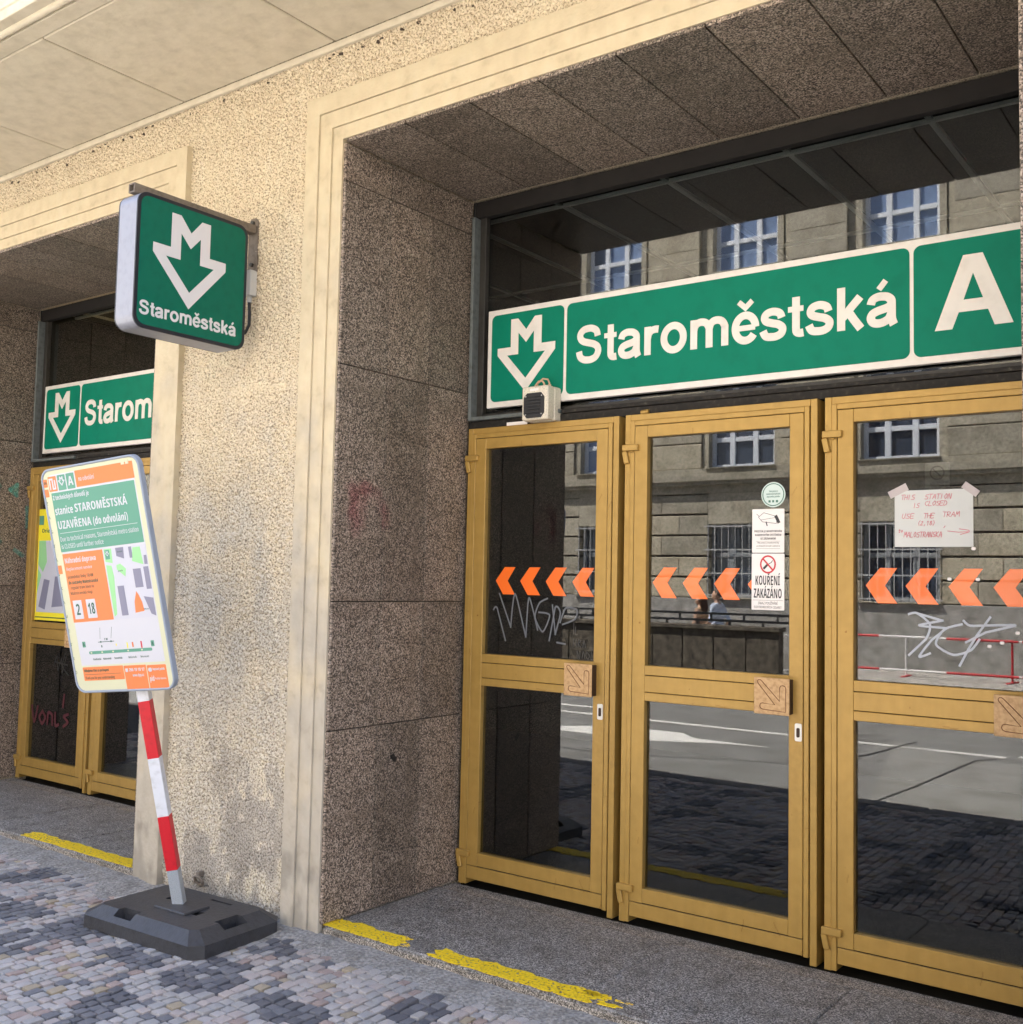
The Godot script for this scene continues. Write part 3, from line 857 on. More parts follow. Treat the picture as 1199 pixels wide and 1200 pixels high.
func door(ox: float, w: float, label: String, sd: int) -> Node3D:
	# a glazed steel door in its own fixed frame; the frame's front is z = 0, its left bottom corner the origin
	var D := thing("glass_door", label, "door", V(ox, 0, -DEPTH), "ochre glazed entrance doors")
	var h := 2.359
	var bv := 0.0018
	var fr := MB.new()
	fr.box(V(0, 0.0, -0.09), V(0.030, h, 0.0), bv)
	fr.box(V(0.0305, 0.004, -0.09), V(0.053, h - 0.0305, 0.004), bv)
	fr.box(V(w - 0.030, 0.0, -0.09), V(w, h, 0.0), bv)
	fr.box(V(w - 0.0555, 0.03, -0.09), V(w - 0.0335, h - 0.0305, 0.006), bv)
	fr.box(V(0.0305, h - 0.030, -0.09), V(w - 0.0305, h, 0.0), bv)
	fr.box(V(0.0535, h - 0.054, -0.09), V(w - 0.056, h - 0.0305, 0.004), bv)
	dpart(D, "door_frame", fr, w, h)
	part(D, "frame_gap", boxes([[V(0.01, 0.045, -0.08), V(0.06, h - 0.02, -0.01)], [V(w - 0.065, 0.045, -0.08), V(w - 0.01, h - 0.02, -0.012)], [V(0.05, h - 0.06, -0.08), V(w - 0.05, h - 0.02, -0.01)]]), M.seam)
	var x0 := 0.056
	var x1 := w - 0.059
	var g0 := 0.123
	var g1 := w - 0.121
	var st := MB.new()
	st.box(V(x0, 0.102, -0.045), V(g0, h - 0.057, 0.0045), bv)
	st.box(V(g1, 0.102, -0.045), V(x1, h - 0.057, 0.0045), bv)
	dpart(D, "stile", st, w, h)
	var rl := MB.new()
	rl.box(V(g0 + 0.0004, 2.247, -0.045), V(g1 - 0.0004, h - 0.057, 0.0042), bv)
	rl.box(V(g0 + 0.0004, 1.137, -0.045), V(g1 - 0.0004, 1.181, 0.0042), bv)
	rl.box(V(g0 + 0.0004, 1.0595, -0.045), V(g1 - 0.0004, 1.134, 0.0055), bv)
	rl.box(V(g0 + 0.0004, 1.018, -0.045), V(g1 - 0.0004, 1.0565, 0.0042), bv)
	rl.box(V(g0 + 0.0004, 0.1035, -0.045), V(g1 - 0.0004, 0.168, 0.0042), bv)
	dpart(D, "rail", rl, w, h)
	dpart(D, "kick_plate", boxes([[V(x0 + 0.001, 0.034, -0.045), V(x1, 0.0985, 0.0055)]], bv), w, h)
	part(D, "leaf_core", boxes([[V(x0 + 0.004, 0.045, -0.044), V(x1 - 0.004, 0.104, -0.004)], [V(g0 - 0.01, 1.02, -0.044), V(g1 + 0.01, 1.18, -0.004)]]), M.seam)
	for y in [[0.168, 1.018], [1.181, 2.247]]:
		part(D, "glass_pane", boxes([[V(g0 - 0.004, y[0] - 0.004, -0.029), V(g1 + 0.004, y[1] + 0.004, -0.023)]]), M.glass)
	for y in [2.185, 0.145]:
		var hb := MB.new()
		hb.box(V(-0.006, y, 0.0), V(0.078, y + 0.03, 0.022), 0.003)
		hb.box(V(0.03, y - 0.008, 0.0), V(0.046, y, 0.012), 0.002)
		hb.t = Transform3D(Basis(Vector3.BACK, 0.22), V(-0.006, y - 0.001, 0.0))
		hb.box(V(-0.006, -0.062, 0.0), V(0.02, 0.0, 0.014), 0.003)
		dpart(D, "hinge", hb, w, h)
	if sd % 3 == 1:
		var kn := MB.new()
		kn.tube([V(0.07, h + 0.012, -0.03), V(0.11, h + 0.014, -0.03)], 0.012, 8)
		dpart(D, "closer_cap", kn, w, h)
	var hx := w - 0.258
	var hy := 1.016
	var hs := MB.new()
	hs.box(V(hx + 0.004, hy + 0.004, 0.004), V(hx + 0.156, hy + 0.150, 0.046), 0.002)
	var P := part(D, "pull_handle", hs, M.handle_side)
	var fb := MB.new()
	fb.box(V(hx, hy, 0.046), V(hx + 0.158, hy + 0.154, 0.052), 0.0022)
	part(P, "handle_plate", fb, M.handle)
	var ar := MB.new()
	var path := []
	for q in [[240, 300], [233, 275], [245, 258], [268, 257], [290, 275], [505, 515], [505, 345], [515, 320], [540, 313], [568, 322], [578, 345], [578, 645], [300, 630], [272, 615], [264, 590], [272, 560], [295, 550], [447, 562], [240, 300]]:
		path.append(V(hx + 0.158 * (q[0] - 190) / 430.0, hy + 0.154 * (1.0 - (q[1] - 225) / 465.0), 0.0522))
	ar.tube(path, 0.0017, 6)
	part(P, "arrow_groove", ar, M.groove)
	var lk := MB.new()
	lk.prism(rounded(w - 0.093, 0.910, w - 0.0625, 0.984, 0.007), 0.0045, 0.0085)
	var L := part(D, "lock_plate", lk, M.chrome)
	var kh := MB.new()
	kh.prism(rounded(w - 0.085, 0.926, w - 0.0715, 0.966, 0.006), 0.0085, 0.0115)
	part(L, "key_cylinder", kh, M.handle_side)
	return D

func chevrons(D: Node3D, xs: Array, y: float, s := 1.0) -> void:
	for x in xs:
		var b := MB.new()
		var q := PackedVector2Array()
		for p in [[0, 0], [0.057, 0.07], [0.124, 0.07], [0.076, 0.0], [0.124, -0.07], [0.048, -0.07]]:
			q.append(Vector2(x + p[0] * s, y + p[1] * s))
		b.prism(q, -0.0228, -0.0218)
		part(D, "orange_arrow", b, M.orange)

func strokes(D: Node3D, called: String, lines: Array, w: float, z: float, m: Material, x: float, y: float, sx: float, sy: float) -> void:
	# hand-drawn lines given in a 0..100 square, y downwards; smoothed
	var b := MB.new()
	var lift := 0.0
	for l in lines:
		var c := Curve2D.new()
		for k in l.size():
			var p := Vector2(x + l[k][0] * sx / 100.0, y - l[k][1] * sy / 100.0)
			var t := Vector2.ZERO
			if k > 0 and k < l.size() - 1:
				t = Vector2((l[k + 1][0] - l[k - 1][0]) * sx, -(l[k + 1][1] - l[k - 1][1]) * sy) / 100.0 * 0.14
			c.add_point(p, -t, t)
		c.bake_interval = maxf(w * 0.9, 0.004)
		b.ribbon(Array(c.tessellate(3, 5.0)), w, z + lift)
		lift += 0.0003
	part(D, called, b, m)

func transom(ox: float, label: String) -> void:
	var T := thing("transom_window", label, "window", V(ox, 0, 0))
	var x0 := 0.012
	var x1 := BAY - 0.012
	var fr := MB.new()
	fr.box(V(x0, 2.404, -1.02), V(x0 + 0.02, 3.512, -0.925), 0.002)
	fr.box(V(x0 + 0.0205, 2.404, -1.02), V(0.6, 2.424, -0.925), 0.002)
	part(T, "frame", fr, M.steel_grey)
	part(T, "sill", boxes([[V(0.601, 2.404, -1.02), V(x1, 2.424, -0.945)]], 0.002), M.grime)
	var inn := MB.new()
	inn.box(V(x0 + 0.021, 2.425, -1.02), V(x0 + 0.06, 3.575, -0.975), 0.002)
	inn.box(V(x0 + 0.061, 2.425, -1.02), V(x1, 2.445, -0.98), 0.002)
	inn.box(V(x1 - 0.04, 2.446, -1.02), V(x1, 3.575, -0.97), 0.002)
	part(T, "inner_frame", inn, M.steel_dark)
	part(T, "glass_pane", boxes([[V(x0 + 0.06, 2.445, -1.016), V(x1 - 0.04, 3.58, -1.008)]]), M.glass)

func station_sign(ox: float, label: String) -> void:
	var S := thing("station_sign", label, "sign", V(ox, 0, -0.956))
	part(S, "backing_panel", boxes([[V(0.1158, 2.468, -0.03), V(2.79, 2.989, 0.0)]], 0.002), M.sign_white)
	for r in [[0.143, 0.602], [0.62, 2.303], [2.319, 2.765]]:
		var b := MB.new()
		b.prism(rounded(r[0], 2.498, r[1], 2.96, 0.03), 0.0, 0.002)
		part(S, "green_panel", b, M.green)
	var e := MB.new()
	emblem(e, 0.368, 2.926, 0.183, 0.002, 0.0035)
	part(S, "arrow_emblem", e, M.sign_white)
	var t := MB.new()
	grotesque(t, "Staroměstská", 0.687, 2.646, 1.556, 0.186, 0.002, 0.0035)
	capital_a(t, 2.402, 2.597, 0.293, 0.294, 0.002, 0.0035)
	part(S, "lettering", t, M.sign_white)

func lightbox() -> void:
	var S := thing("projecting_sign", "square green box sign with white arrow emblem hung from a steel bracket on the pillar", "sign", V(-0.57, 0, 0))
	# local frame: x along the box's face to the viewer's right (-z), y up, z out of the face (+x)
	var T := Transform3D(Basis(V(0, 0, -1), Vector3.UP, V(1, 0, 0)), V(0, 0, 0.725))
	var b := MB.new()
	b.t = T
	b.prism(rounded(0, 2.652, 0.62, 3.272, 0.055, 8), -0.135, -0.008)
	part(S, "casing", b, M.alu)
	b = MB.new()
	b.t = T
	b.prism(rounded(0.0, 2.652, 0.62, 3.272, 0.055, 8), -0.008, 0.0)
	b.prism(rounded(0.0, 2.652, 0.62, 3.272, 0.055, 8), -0.144, -0.1352)
	part(S, "rim", b, M.rim)
	for z in [[0.0, 0.002], [-0.146, -0.1442]]:
		b = MB.new()
		b.t = T
		b.prism(rounded(0.017, 2.669, 0.603, 3.255, 0.042, 8), z[0], z[1])
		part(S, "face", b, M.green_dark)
	b = MB.new()
	b.t = T
	emblem(b, 0.287, 3.216, 0.202, 0.002, 0.0035)
	part(S, "arrow_emblem", b, M.logo_white)
	b = MB.new()
	b.t = T
	grotesque(b, "Staroměstská", 0.03, 2.714, 0.53, 0.064, 0.002, 0.003)
	part(S, "lettering", b, M.logo_white)
	b = MB.new()
	b.box(V(-0.10, 3.276, 0.012), V(-0.055, 3.282, 0.71))
	b.box(V(-0.10, 3.2825, 0.012), V(-0.094, 3.318, 0.71))
	b.box(V(-0.061, 3.2825, 0.012), V(-0.055, 3.318, 0.71))
	b.box(V(-0.093, 3.312, 0.012), V(-0.062, 3.318, 0.71))
	part(S, "bracket_arm", b, M.rust_steel)
	b = MB.new()
	b.prism(rounded(-0.115, 3.06, -0.045, 3.36, 0.028), 0.0, 0.008)
	var W := part(S, "wall_plate", b, M.rust_steel)
	b = MB.new()
	for y in [3.335, 3.12]:
		b.tube([V(-0.08, y, 0.008), V(-0.08, y, 0.02)], 0.011, 6)
	part(W, "bolt", b, M.steel_dark)
	b = MB.new()
	b.box(V(-0.10, 2.955, 0.0), V(-0.045, 3.085, 0.045), 0.004)
	b.tube([V(-0.075, 2.955, 0.022), V(-0.075, 2.925, 0.022)], 0.012, 8)
	part(S, "junction_box", b, M.grey_plastic)
	b = MB.new()
	b.tube([V(-0.075, 2.93, 0.022), V(-0.073, 2.87, 0.02), V(-0.07, 2.81, 0.022), V(-0.07, 2.765, 0.045), V(-0.072, 2.75, 0.075), V(-0.075, 2.748, 0.108)], 0.008, 8)
	part(S, "cable", b, M.cable)

func speaker() -> void:
	var S := thing("wall_speaker", "small cream speaker box with a black grille above the leftmost door", "speaker", V(0.435, 2.362, -0.955))
	part(S, "housing", boxes([[V(0, 0, 0), V(0.158, 0.17, 0.06)], [V(0, 0, 0.0615), V(0.158, 0.17, 0.12)]], 0.006), M.speaker)
	var b := MB.new()
	b.prism(PackedVector2Array([Vector2(0.014, 0.033), Vector2(0.034, 0.010), Vector2(0.118, 0.010), Vector2(0.138, 0.033), Vector2(0.138, 0.114), Vector2(0.118, 0.136), Vector2(0.034, 0.136), Vector2(0.014, 0.114)]), 0.12, 0.124)
	var G := part(S, "grille", b, M.grille)
	b = MB.new()
	for p in [[0.028, 0.028], [0.124, 0.028], [0.028, 0.119], [0.124, 0.119]]:
		b.tube([V(p[0], p[1], 0.124), V(p[0], p[1], 0.1265)], 0.0035, 6)
	part(G, "screw", b, M.chrome)
	b = MB.new()
	for k in 6:
		b.tube([V(0.036, 0.034 + 0.016 * k, 0.1245), V(0.116, 0.034 + 0.016 * k, 0.1245)], 0.003, 5)
	part(G, "grille_bar", b, M.rail_black)
	b = MB.new()
	b.box(V(0.05, 0.146, 0.12), V(0.10, 0.158, 0.1208))
	part(S, "type_label", b, M.sticker)
	b = MB.new()
	b.tube([V(0.018, 0.165, 0.03), V(0.02, 0.19, 0.034), V(0.045, 0.21, 0.04), V(0.075, 0.208, 0.05), V(0.09, 0.192, 0.055), V(0.093, 0.168, 0.056)], 0.0045, 7)
	b.tube([V(0.03, 0.165, 0.03), V(0.034, 0.2, 0.034), V(0.075, 0.22, 0.045), V(0.11, 0.212, 0.052), V(0.122, 0.192, 0.056), V(0.124, 0.168, 0.056)], 0.0045, 7)
	b.tube([V(0.093, 0.168, 0.056), V(0.093, 0.185, 0.056)], 0.008, 8)
	b.tube([V(0.124, 0.168, 0.056), V(0.124, 0.185, 0.056)], 0.008, 8)
	part(S, "wire", b, M.wire)
	var L := put(self, "label_strip", boxes([[V(0.27, 2.3605, -0.935), V(0.40, 2.379, -0.932)]]).mesh(M.sticker))
	tag(L, "narrow white paper strip stuck beside the speaker over the leftmost door", "label")

# ---------------------------------------------------------------- notices on the doors
func notices() -> void:
	# handwritten sheet taped behind the pane of the third door
	var N := thing("handwritten_notice", "white paper sheet with red handwriting taped inside the rightmost glass door", "notice", V(2.245, 1.727, -DEPTH - 0.0212))
	var wx := 0.30
	var hy := 0.228
	part(N, "sheet", boxes([[V(0, 0, -0.0015), V(wx, hy, 0.0)]]), M.paper)
	var b := MB.new()
	b.t = Transform3D(Basis(Vector3.BACK, 0.45), V(0.02, hy + 0.0, 0.0005))
	b.box(V(-0.045, -0.013, 0), V(0.034, 0.017, 0.0006))
	b.t = Transform3D(Basis(Vector3.BACK, -0.65), V(wx - 0.015, hy + 0.0, 0.0005))
	b.box(V(-0.026, -0.012, 0), V(0.04, 0.016, 0.0006))
	part(N, "tape", b, M.tape)
	var letters := {
		"T": [[[0, 0], [60, 0]], [[30, 0], [24, 100]]], "H": [[[5, 0], [0, 100]], [[50, 0], [45, 100]], [[2, 55], [48, 48]]], "I": [[[20, 0], [16, 100]]], "S": [[[55, 5], [15, 15], [15, 45], [45, 60], [40, 95], [0, 95]]],
		"A": [[[0, 100], [30, 0], [50, 100]], [[10, 62], [45, 58]]], "O": [[[30, 0], [5, 45], [20, 98], [45, 70], [45, 20], [30, 0]]], "N": [[[0, 100], [8, 0], [42, 100], [52, 0]]], "C": [[[52, 10], [15, 20], [5, 65], [25, 98], [50, 85]]],
		"L": [[[10, 0], [2, 100], [48, 95]]], "E": [[[50, 0], [6, 4], [2, 100], [46, 96]], [[4, 50], [38, 47]]], "D": [[[8, 0], [2, 100], [40, 80], [46, 30], [8, 0]]], "U": [[[8, 0], [2, 75], [22, 100], [42, 75], [48, 0]]],
		"R": [[[2, 100], [8, 0], [45, 12], [40, 42], [8, 52], [46, 100]]], "M": [[[0, 100], [10, 0], [28, 60], [48, 0], [54, 100]]], "K": [[[8, 0], [2, 100]], [[48, 0], [6, 55], [48, 100]]],
		"2": [[[5, 20], [30, 0], [42, 30], [2, 98], [46, 96]]], "(": [[[40, -10], [18, 45], [34, 110]]], ")": [[[10, -10], [32, 45], [8, 110]]], ",": [[[25, 85], [14, 120]]], "1": [[[4, 30], [28, 0], [24, 100]]], "8": [[[28, 0], [6, 22], [44, 68], [24, 100], [4, 74], [42, 22], [28, 0]]],
		"o": [[[30, 40], [8, 68], [24, 98], [44, 70], [30, 40]]], "t": [[[26, 10], [18, 98], [36, 96]], [[4, 42], [44, 38]]], "'": [[[36, -45], [16, -25]]],
	}
	var write := func(s: String, x: float, y: float, w: float, h: float) -> void:
		var l := []
		for i in s.length():
			if letters.has(s[i]):
				for line in letters[s[i]]:
					var moved := []
					for q in line:
						moved.append([(i * 62.0 + q[0]) + rng.randf_range(-3, 3) + (100 - q[1]) * 0.12, q[1] + rng.randf_range(-4, 4)])
					l.append(moved)
		strokes(N, "handwriting", l, 0.0021, 0.0004, M.red_ink, x, y, w * 1.6 / s.length(), h)
	write.call("THIS", 0.025, hy - 0.018, 0.056, 0.019)
	write.call("STATION", 0.118, hy - 0.018, 0.105, 0.019)
	write.call("IS", 0.074, hy - 0.052, 0.024, 0.018)
	write.call("CLOSED", 0.118, hy - 0.045, 0.088, 0.018)
	write.call("USE", 0.028, hy - 0.094, 0.05, 0.019)
	write.call("THE", 0.112, hy - 0.094, 0.045, 0.019)
	write.call("TRAM", 0.185, hy - 0.09, 0.066, 0.019)
	write.call("(2,18)", 0.09, hy - 0.125, 0.07, 0.016)
	write.call("to", 0.014, hy - 0.155, 0.02, 0.014)
	write.call("MALOSTRANSKA", 0.036, hy - 0.168, 0.15, 0.021)
	strokes(N, "handwriting", [[[0, 40], [50, 60], [95, 55]], [[55, 10], [95, 30], [98, 60], [60, 95]], [[-18, -10], [-12, -35]]], 0.0026, 0.0004, M.red_ink, 0.205, hy - 0.155, 0.08, 0.026)
	# label of the camera warning and the smoking ban on the second door
	var S := thing("warning_sticker", "tall white sticker with a camera drawing and a smoking ban on the middle door", "sticker", V(1.627, 1.455, -DEPTH - 0.0225))
	var b2 := MB.new()
	b2.prism(rounded(0, 0, 0.15, 0.245, 0.004), 0.0, 0.001)
	b2.prism(rounded(0.001, 0.249, 0.149, 0.44, 0.004), 0.0, 0.001)
	part(S, "sheet", b2, M.sticker)
	var r := MB.new()
	var pts := []
	for k in 25:
		pts.append(Vector2(0.075 + 0.033 * cos(TAU * k / 24), 0.198 + 0.036 * sin(TAU * k / 24)))
	r.ribbon(pts, 0.007, 0.0012)
	r.ribbon([Vector2(0.052, 0.223), Vector2(0.098, 0.173)], 0.007, 0.0026)
	part(S, "ban_symbol", r, M.red)
	var k2 := MB.new()
	k2.ribbon([Vector2(0.058, 0.182), Vector2(0.072, 0.196)], 0.010, 0.0012)
	k2.ribbon([Vector2(0.078, 0.20), Vector2(0.09, 0.206), Vector2(0.096, 0.215)], 0.003, 0.0012)
	words(k2, "KOUŘENÍ", 0.018, 0.108, 0.112, 0.040, 0.001, 0.0016)
	words(k2, "ZAKÁZÁNO", 0.010, 0.052, 0.128, 0.040, 0.001, 0.0016)
	words(k2, "ZÁKAZ POUŽÍVÁNÍ", 0.03, 0.024, 0.09, 0.011, 0.001, 0.0016, false)
	words(k2, "ELEKTRONICKÝCH CIGARET", 0.012, 0.007, 0.126, 0.010, 0.001, 0.0016, false)
	k2.ribbon([Vector2(0.006, 0.042), Vector2(0.144, 0.042)], 0.0012, 0.0012)
	words(k2, "PROSTOR JE MONITOROVÁN", 0.012, 0.338, 0.126, 0.009, 0.001, 0.0016)
	words(k2, "KAMEROVÝM SYSTÉMEM", 0.015, 0.322, 0.12, 0.009, 0.001, 0.0016)
	words(k2, "SE ZÁZNAMEM", 0.04, 0.306, 0.07, 0.009, 0.001, 0.0016)
	words(k2, "This area is monitored by", 0.025, 0.289, 0.1, 0.007, 0.001, 0.0016, false)
	words(k2, "a closed circuit camera", 0.022, 0.275, 0.106, 0.007, 0.001, 0.0016, false)
	k2.ribbon([Vector2(0.02, 0.299), Vector2(0.13, 0.299)], 0.001, 0.0012)
	k2.ribbon([Vector2(0.02, 0.267), Vector2(0.13, 0.267)], 0.001, 0.0012)
	# the camera drawing
	k2.ribbon([Vector2(0.03, 0.405), Vector2(0.055, 0.424), Vector2(0.118, 0.405), Vector2(0.112, 0.376), Vector2(0.048, 0.384), Vector2(0.03, 0.405)], 0.002, 0.0012)
	k2.ribbon([Vector2(0.04, 0.392), Vector2(0.108, 0.402)], 0.0015, 0.0014)
	k2.ribbon([Vector2(0.112, 0.405), Vector2(0.122, 0.384)], 0.014, 0.0016)
	k2.ribbon([Vector2(0.066, 0.382), Vector2(0.07, 0.368)], 0.005, 0.0012)
	k2.ribbon([Vector2(0.022, 0.418), Vector2(0.034, 0.408)], 0.002, 0.0012)
	part(S, "print", k2, M.ink)
	# round sticker
	var R := thing("round_sticker", "round pale green sticker above the smoking ban on the middle door", "sticker", V(1.725, 1.957, -DEPTH - 0.0225))
	var d := MB.new()
	d.prism(rounded(-0.055, -0.055, 0.055, 0.055, 0.0549, 10), 0.0, 0.001)
	part(R, "disc", d, mat(0.6, 0.7, 0.66, 0.5))
	var ring := MB.new()
	pts = []
	for k in 33:
		pts.append(Vector2(0.048 * cos(TAU * k / 32), 0.048 * sin(TAU * k / 32)))
	ring.ribbon(pts, 0.004, 0.0012)
	words(ring, "Tento prostor je", -0.02, 0.012, 0.04, 0.007, 0.001, 0.0015)
	words(ring, "monitorován kamerami", -0.032, 0.0, 0.064, 0.007, 0.001, 0.0015)
	words(ring, "dopravního podniku", -0.03, -0.012, 0.06, 0.007, 0.001, 0.0015)
	ring.box(V(-0.022, -0.034, 0.001), V(-0.012, -0.024, 0.0014))
	ring.box(V(-0.005, -0.034, 0.001), V(0.004, -0.024, 0.0014))
	ring.box(V(0.012, -0.034, 0.001), V(0.022, -0.024, 0.0014))
	part(R, "print", ring, mat(0.05, 0.16, 0.12, 0.6))
	# faint ban sign inside the third door
	var F := thing("inner_ban_sticker", "small no smoking sticker inside the rightmost door above the handwritten sheet", "sticker", V(2.36, 1.965, -DEPTH - 0.036))
	part(F, "sheet", boxes([[V(0, 0, -0.001), V(0.095, 0.10, 0.0)]]), mat(0.09, 0.085, 0.08, 0.6))
	var fb := MB.new()
	pts = []
	for k in 21:
		pts.append(Vector2(0.048 + 0.026 * cos(TAU * k / 20), 0.058 + 0.026 * sin(TAU * k / 20)))
	fb.ribbon(pts, 0.006, 0.0004)
	fb.ribbon([Vector2(0.03, 0.076), Vector2(0.066, 0.04)], 0.006, 0.002)
	words(fb, "KOUŘENÍ", 0.022, 0.006, 0.052, 0.014, 0.0, 0.0006)
	part(F, "print", fb, M.black)
	# the yellow map poster inside the first door of the other bay
	var P := thing("map_poster", "yellow framed area map behind the glass of the door left of the pillar", "poster", V(-4.2, 1.195, -DEPTH - 0.0212))
	part(P, "sheet", boxes([[V(0, 0, -0.002), V(0.62, 0.84, 0.0)]]), M.map_yellow)
	var m := MB.new()
	m.box(V(0.03, 0.06, 0.0), V(0.59, 0.60, 0.0006))
	part(P, "street_map", m, M.map_white)
	m = MB.new()
	m.prism(PackedVector2Array([Vector2(0.03, 0.42), Vector2(0.10, 0.36), Vector2(0.15, 0.44), Vector2(0.12, 0.60), Vector2(0.03, 0.60)]), 0.0006, 0.001)
	part(P, "park", m, M.map_green)
	m = MB.new()
	m.prism(PackedVector2Array([Vector2(0.03, 0.2), Vector2(0.08, 0.34), Vector2(0.03, 0.39)]), 0.0006, 0.001)
	part(P, "park", m, M.map_green)
	m = MB.new()
	m.prism(PackedVector2Array([Vector2(0.3, 0.4), Vector2(0.5, 0.44), Vector2(0.46, 0.56), Vector2(0.3, 0.54)]), 0.0006, 0.001)
	part(P, "park", m, M.map_green)
	m = MB.new()
	m.prism(PackedVector2Array([Vector2(0.06, 0.10), Vector2(0.15, 0.08), Vector2(0.20, 0.30), Vector2(0.12, 0.31)]), 0.0006, 0.001)
	part(P, "building_block", m, M.map_block)
	m = MB.new()
	m.prism(PackedVector2Array([Vector2(0.24, 0.10), Vector2(0.5, 0.12), Vector2(0.5, 0.34), Vector2(0.27, 0.33)]), 0.0006, 0.001)
	part(P, "building_block", m, M.map_block)
	m = MB.new()
	words(m, "Orientační plán", 0.06, 0.66, 0.4, 0.03, 0.0, 0.0008)
	m.box(V(0.02, 0.018, 0.0), V(0.60, 0.026, 0.0006))
	part(P, "print", m, M.board_dark)
	m = MB.new()
	m.box(V(0.015, 0.72, 0.0), V(0.08, 0.79, 0.0006))
	part(P, "emblem_square", m, M.board_green)

func graffiti(doors: Array) -> void:
	# marker tag on the first door, white tag on the third, scribbles
	strokes(doors[0], "graffiti", [
		[[0, 38], [6, 36], [20, 100]], [[9, 5], [28, 72]], [[28, 72], [34, 5], [52, 90]], [[52, 90], [56, 12], [70, 75]], [[84, 12], [72, 22], [66, 50], [78, 78], [88, 45], [72, 40]],
		[[88, 95], [96, 30], [104, 40], [97, 82]], [[97, 82], [92, 25]], [[100, 98], [112, 100]], [[104, 58], [112, 30], [128, 32], [126, 50], [108, 62]],
	], 0.0085, -0.0222, M.marker_grey, 0.205 - 0.0288, 1.505, 0.40, 0.25)
	strokes(doors[0], "scratched_writing", [[[0, 0], [0, 60]], [[10, 20], [10, 60], [20, 60]], [[0, 90], [0, 130]], [[0, 110], [14, 108]], [[14, 88], [14, 130]], [[24, 130], [24, 92], [36, 94], [26, 110], [38, 130]], [[46, 130], [52, 92], [60, 130]], [[20, 150], [20, 190]], [[20, 150], [32, 190], [34, 150]], [[44, 190], [50, 152], [58, 190]], [[66, 152], [62, 172], [72, 190], [80, 170], [66, 152]], [[88, 150], [88, 190], [100, 190]]], 0.003, -0.0222, M.scratch_grey, 0.70 - 0.0288, 1.36, 0.12, 0.09)
	strokes(doors[2], "graffiti", [
		[[0, 2], [8, 0], [20, 25], [16, 60], [0, 98]], [[8, 0], [32, 15]], [[32, 15], [10, 28], [36, 32]], [[36, 32], [22, 60], [10, 100], [20, 92]],
		[[50, 22], [34, 35], [26, 70], [42, 92], [58, 80], [66, 55]], [[52, 14], [58, 24], [74, 22], [98, 20], [72, 38], [54, 62]], [[76, 4], [64, 45], [56, 78], [48, 116]],
	], 0.0085, -0.0222, M.marker, 2.30 - 1.9618, 1.462, 0.40, 0.17)
	strokes(doors[2], "smudge", [[[30, 0], [25, 30], [10, 55], [45, 85]], [[10, 20], [50, 40]], [[60, 10], [75, 40]], [[20, 90], [10, 180]], [[0, 40], [20, 70]]], 0.017, -0.0222, M.scratch, 2.10, 1.47, 0.13, 0.14)
	var bl := MB.new()
	for p in [[2.545, 1.72], [2.455, 1.60], [2.56, 1.60], [2.70, 1.40], [2.60, 1.345], [2.645, 1.36]]:
		bl.prism(rounded(p[0] - 1.9618 - 0.008, p[1] - 0.006, p[0] - 1.9618 + 0.008, p[1] + 0.006, 0.005, 3), -0.0228, -0.022)
	part(doors[2], "tape_remnant", bl, M.sticker)
	# doors of the other bay: red lettering and a black scribble low on the pane
	strokes(doors[3], "graffiti", [[[0, 40], [8, 80], [16, 40]], [[30, 50], [22, 65], [30, 82], [38, 65], [30, 50]], [[44, 80], [46, 52], [56, 56], [58, 80]], [[64, 50], [66, 80], [74, 78]], [[86, 0], [84, 30]], [[98, 48], [88, 55], [98, 68], [88, 80]]], 0.022, -0.0222, mat(0.07, 0.01, 0.014, 0.9), 0.15, 0.66, 0.5, 0.28)
	strokes(doors[3], "scribble", [[[0, 60], [20, 10], [30, 80], [50, 20], [60, 90], [80, 10]], [[10, 40], [90, 50]], [[70, 0], [60, 60], [100, 100]]], 0.012, -0.0222, M.black, 0.42, 0.95, 0.2, 0.14)

